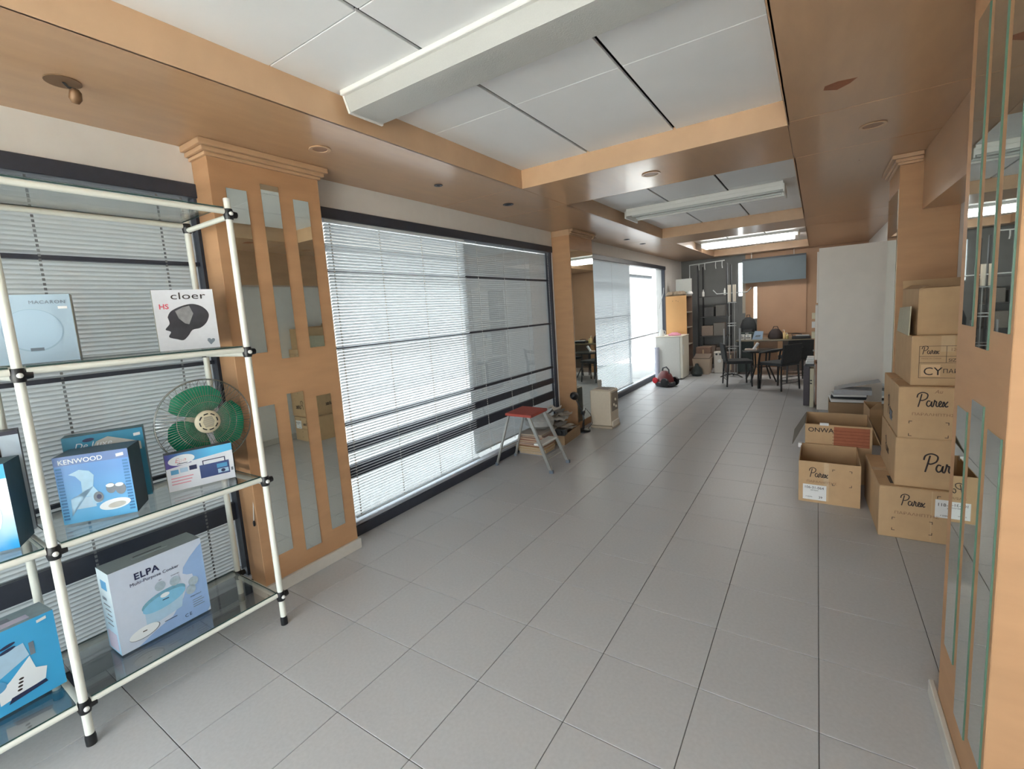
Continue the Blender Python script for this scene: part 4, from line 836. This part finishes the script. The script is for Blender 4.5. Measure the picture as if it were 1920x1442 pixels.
for x in (-.035, .035): MB().lathe([(.0, -.002), (.022, -.002), (.022, .002), (.0, .002)], 14, (x, -.062, .40), 'y').build('handle_hole', BLACKP, jg)
MB().lathe([(.0, -.012), (.035, -.01), (.035, 0), (.0, 0)], 16, (.02, -.0605, .26), 'y').build('cap', FIXW, jg)
bgk = MB().lathe([(.09, 0), (.12, .05), (.10, .14), (.04, .21), (.03, .25), (.0, .26)], 16).build('rubbish_bag', mat('dark_bag', srgb(58, 66, 68), .35, noise=.3, bump=.6), None, loc=(-.08, 8.66, 0), smooth=True); tag(bgk, 'small dark rubbish bag on the floor right behind the fridge', 'bag')
for k, (x, y, w, d, h, c) in enumerate(((-.24, 9.36, .30, .26, .52, srgb(148, 120, 104)), (.37, 9.2, .22, .24, .42, srgb(120, 104, 96)))):
    o = thing('floor_carton', ['reddish brown carton standing on the floor behind the beige bin', 'dim brown carton on the floor right of the white jug'][k], 'box', (x, y, 0), .05, 'dim cartons on the far floor')
    MB().box(0, w, 0, d, 0, h).build('carton', mat('floor_card_%d' % k, c, .8, noise=.15), o, bevel=.005); bx(w * .45, w * .55, -.0008, 0, .05, h - .05).build('tape', TAPE, o)
# tall stand with arms and two white tubes
sd = thing('display_stand', 'slim metal display stand with side arms and two white tubes', 'stand', (.585, 8.66, 0))
for x in (-.045, .045): MB().tube((x, 0, .02), (x, 0, 1.45), .008, 8).build('upright', STEEL, sd)
MB().path([(-.34, .0, 1.72), (-.27, 0, 1.64), (.27, 0, 1.64), (.34, 0, 1.72)], .01, 8).build('cross_arm', mat('pale_rail'), sd)
for zz in (.55, 1.0, 1.05, 1.45): bx(-.075, .075, -.03, .03, zz, zz + .012).build('crossbar', STEEL, sd)
for x in (-.045, .045): MB().lathe([(.03, 1.47), (.03, 1.80), (.0, 1.80)], 14, (x, 0, 0)).build('white_tube', mat('cream_light'), sd, smooth=True)
for x, y in ((-.2, -.12), (.2, -.12), (0, .14)): MB().path([(0, 0, .05), (x * .6, y * .6, .035), (x, y, .0)], .011, 8).build('foot', DKMETAL, sd)
for x in (-.14, .14): MB().tube((x, 0, .3), (x, 0, .95), .02, 10).build('side_tube', mat('grey_tube', srgb(150, 150, 150), .35, .3), sd, smooth=True)
MB().tube((-.16, 0, .6), (.16, 0, .6), .008, 8).build('tie_bar', STEEL, sd)
# desk
OR = mat('orange_desk', srgb(196, 150, 106), .45, noise=.08, nscale=5)
dsk = thing('desk', 'tan fronted desk counter across the far end', 'desk', (1.2, 9.2, 0))
bx(.62, 1.90, 8.86, 9.55, .668, .695).build('desktop', mat('olive_desktop', srgb(110, 98, 76), .4, noise=.1), dsk, world=True, bevel=.003)
bx(.94, 1.02, 8.92, 9.45, 0, .667).build('pedestal', OR, dsk, world=True); bx(1.35, 1.43, 8.92, 9.45, 0, .667).build('pedestal', OR, dsk, world=True)
bx(1.02, 1.35, 8.96, 8.98, .15, .667).build('modesty_panel', mat('brown_panel', srgb(140, 104, 74), .5, noise=.1), dsk, world=True); bx(.63, .65, 8.92, 9.45, 0, .667).build('end_panel', DK, dsk, world=True); bx(1.43, 1.86, 8.96, 8.98, .10, .667).build('modesty_panel', mat('dim_panel', srgb(84, 70, 60), .5), dsk, world=True)
bx(.65, .94, 8.95, 8.97, .05, .667).build('modesty_panel', mat('dark_green_panel', srgb(50, 60, 56), .6, noise=.1), dsk, world=True)
op = bx(.84, 1.78, Y1 - .03, Y1 - .002, .70, 1.86).build('tan_wall_board', mat('tan_board', srgb(188, 148, 116), .45, noise=.07, nscale=4), None); tag(op, 'large tan veneer board on the far wall above the desk', 'board')
bl = thing('hanging_panel', 'slate blue panel hanging from the ceiling at the far wall', 'panel', (1.17, 10.35, 1.84))
bx(.57, 1.77, 10.33, 10.36, 1.85, 2.34).build('panel', mat('slate_blue', srgb(98, 112, 120), .5, noise=.08, nscale=4), bl, world=True); bx(.57, 1.77, 10.32, 10.37, 2.34, 2.375).build('top_rail', mat('dark_rail', srgb(60, 66, 70), .5), bl, world=True)
for x in (.75, 1.55): bx(x - .004, x + .004, 10.34, 10.348, 2.375, 2.499).build('hanger', STEEL, bl, world=True)
# goods on the desk
for k, x in enumerate((.66, .78)):
    o = thing('white_carton', ['left', 'right'][k] + ' white patterned carton on the left end of the desk', 'box', (x, 9.0, .696), .05, 'white cartons on the desk')
    MB().box(0, .105, 0, .12, 0, .10).build('carton', mat('white_card', srgb(226, 226, 222), .5, noise=.04), o, bevel=.003); bx(.01, .09, -.001, 0, .03, .045).build('print', INK, o); bx(.03, .07, -.001, 0, .065, .085).build('print', GREYP, o)
cl = thing('desk_calendar', 'light blue tent calendar standing on the desk', 'calendar', (1.0, 9.0, .696), .1)
MB().prism([(-.10, 0), (.08, 0), (.10, .16), (-.05, .17)], .012).build('card', mat('calendar_blue', srgb(166, 190, 216), .5, noise=.1), cl); decal(cl, [(-.05, .05), (.04, .05), (.05, .09), (-.03, .085)], GREYP, 'picture')
bgd = thing('dark_handbag', 'dark brown handbag standing on the desk', 'bag', (1.30, 9.1, .696))
MB().lathe([(.12, 0), (.135, .05), (.11, .13), (.06, .19), (.0, .2)], 18).xf(Matrix.Diagonal((1, .6, 1, 1))).build('body', mat('dark_brown_leather', srgb(60, 48, 46), .5, noise=.2), bgd, smooth=True); MB().path([(-.06, 0, .16), (-.03, 0, .24), (.03, 0, .24), (.06, 0, .16)], .008, 6).build('handle', mat('dark_brown_leather'), bgd)
for k, (x, c, h) in enumerate(((1.455, srgb(226, 196, 140), .17), (1.50, srgb(190, 176, 120), .11))):
    o = thing('lotion_bottle', ['tall cream pump bottle beside the handbag on the desk', 'short olive bottle beside the pump bottle on the desk'][k], 'bottle', (x, 9.02, .696), 0, 'bottles on the desk')
    MB().lathe([(.024, 0), (.026, .01), (.026, h * .6), (.01, h * .75), (.01, h * .85), (.0, h * .86)], 14).build('bottle', mat('bottle_%d' % k, c, .3), o, smooth=True); MB().path([(0, 0, h * .85), (0, 0, h), (-.03, 0, h)], .005, 6).build('pump', FIXW, o)
bt = thing('black_equipment', 'flat black equipment with silver tray at the right end of the desk', 'equipment', (1.74, 9.05, .696))
MB().box(-.16, .14, -.1, .14, 0, .05).build('body', BLACKP, bt, bevel=.01, seg=2); MB().box(-.10, .12, -.09, .08, .051, .066).build('tray', mat('grey_folder'), bt, bevel=.004); MB().path([(-.15, -.05, .05), (-.17, -.06, .09), (-.08, -.05, .10), (.0, -.04, .08)], .008, 6).build('cable', BLACKP, bt)
bk = thing('black_rucksack', 'black rucksack standing at the left end of the desk under the slit windows', 'bag', (.79, 9.41, .696))
MB().lathe([(.12, 0), (.15, .05), (.15, .26), (.11, .38), (.05, .43), (.0, .435)], 18).xf(Matrix.Diagonal((1, .7, 1, 1))).build('body', DKFAB, bk, smooth=True)
MB().box(-.09, .09, -.135, -.095, .05, .2).build('front_pocket', DKMETAL, bk, bevel=.015, seg=2)
MB().path([(-.03, 0, .42), (-.025, 0, .48), (.025, 0, .48), (.03, 0, .42)], .008, 6).build('top_loop', BLACKP, bk)
gb = thing('dark_green_case', 'flat dark green case behind the white cartons on the desk', 'case', (.66, 9.16, .696))
MB().box(0, .26, 0, .08, 0, .14).build('shell', mat('dark_green_panel'), gb, bevel=.006); bx(.10, .16, -.004, .0, .11, .125).build('clasp', STEEL, gb)
# round table
rt = thing('round_table', 'small round glass table with dark splayed legs among the chairs', 'table', (1.13, 8.15, 0))
MB().lathe([(.30, .565), (.305, .572), (.30, .58), (.0, .58)], 32).build('glass_top', [mat('smoked_glass', srgb(70, 76, 78), .08, spec=.7)], rt, smooth=True)
MB().path([(.285 * math.cos(2 * PI * k / 24), .285 * math.sin(2 * PI * k / 24), .555) for k in range(24)], .012, 6, True).build('ring', DKMETAL, rt)
for k in range(4):
    a = PI / 4 + k * PI / 2 + .3; MB().path([(.17 * math.cos(a), .17 * math.sin(a), .56), (.15 * math.cos(a), .15 * math.sin(a), .3), (.29 * math.cos(a), .29 * math.sin(a), .012)], .014, 8).build('leg', DKMETAL, rt)
MB().path([(.155 * math.cos(2 * PI * k / 20), .155 * math.sin(2 * PI * k / 20), .28) for k in range(20)], .008, 6, True).build('lower_ring', DKMETAL, rt)
tp = MB().tube((0, 0, .0), (.07, .0, .11), .024, 12).build('paper_tube', WHITEL, None, loc=(1.03, 8.0, .603)); tag(tp, 'white paper roll tilted on the round glass table', 'paper')
nb = MB().box(-.10, .09, -.07, .07, 0, .02).build('note_pad', mat('pale_pink_pad', srgb(200, 180, 168), .7, noise=.1), None, loc=(.98, 8.08, .581)); tag(nb, 'pale note pad on the round glass table', 'paper')
# chairs
def chair(label, loc, rz, arms):
    t = thing('dining_chair' if not arms else 'armchair', label, 'chair', loc, rz, 'dark chairs round the glass table')
    MB().box(-.21, .21, -.20, .22, .40, .455).build('seat', DKFAB, t, bevel=.02, seg=2)
    MB().hexa([(-.21, -.215, .45), (.21, -.215, .45), (.21, -.18, .45), (-.21, -.18, .45)], [(-.20, -.255, .75), (.20, -.255, .75), (.20, -.22, .75), (-.20, -.22, .75)]).build('backrest', DKFAB, t, bevel=.012, seg=2)
    for sx in (-1, 1):
        for sy in (-1, 1): MB().tube((sx * .19, .18 * sy, .40), (sx * .205, .20 * sy, .0), .016, 8, .013).build('leg', DKMETAL, t)
        if arms: MB().path([(sx * .225, -.235, .69), (sx * .235, -.05, .66), (sx * .235, .17, .61), (sx * .23, .21, .40), (sx * .225, .21, .0)], .016, 8).build('armrest', DKMETAL, t)
    for zz in (.12, .17, .22): MB().tube((-.2, -.198, zz), (.2, -.198, zz), .005, 6).build('rung', DKMETAL, t)
    return t
chair('dark grey chair at left of the round glass table', (.80, 7.66, 0), -1.25, False)
chair('black armchair at right of the round glass table, back to the cabinet', (1.47, 7.40, 0), .95, True)
chair('dark chair half hidden between the armchair and the far desk', (1.66, 8.25, 0), .4, False)
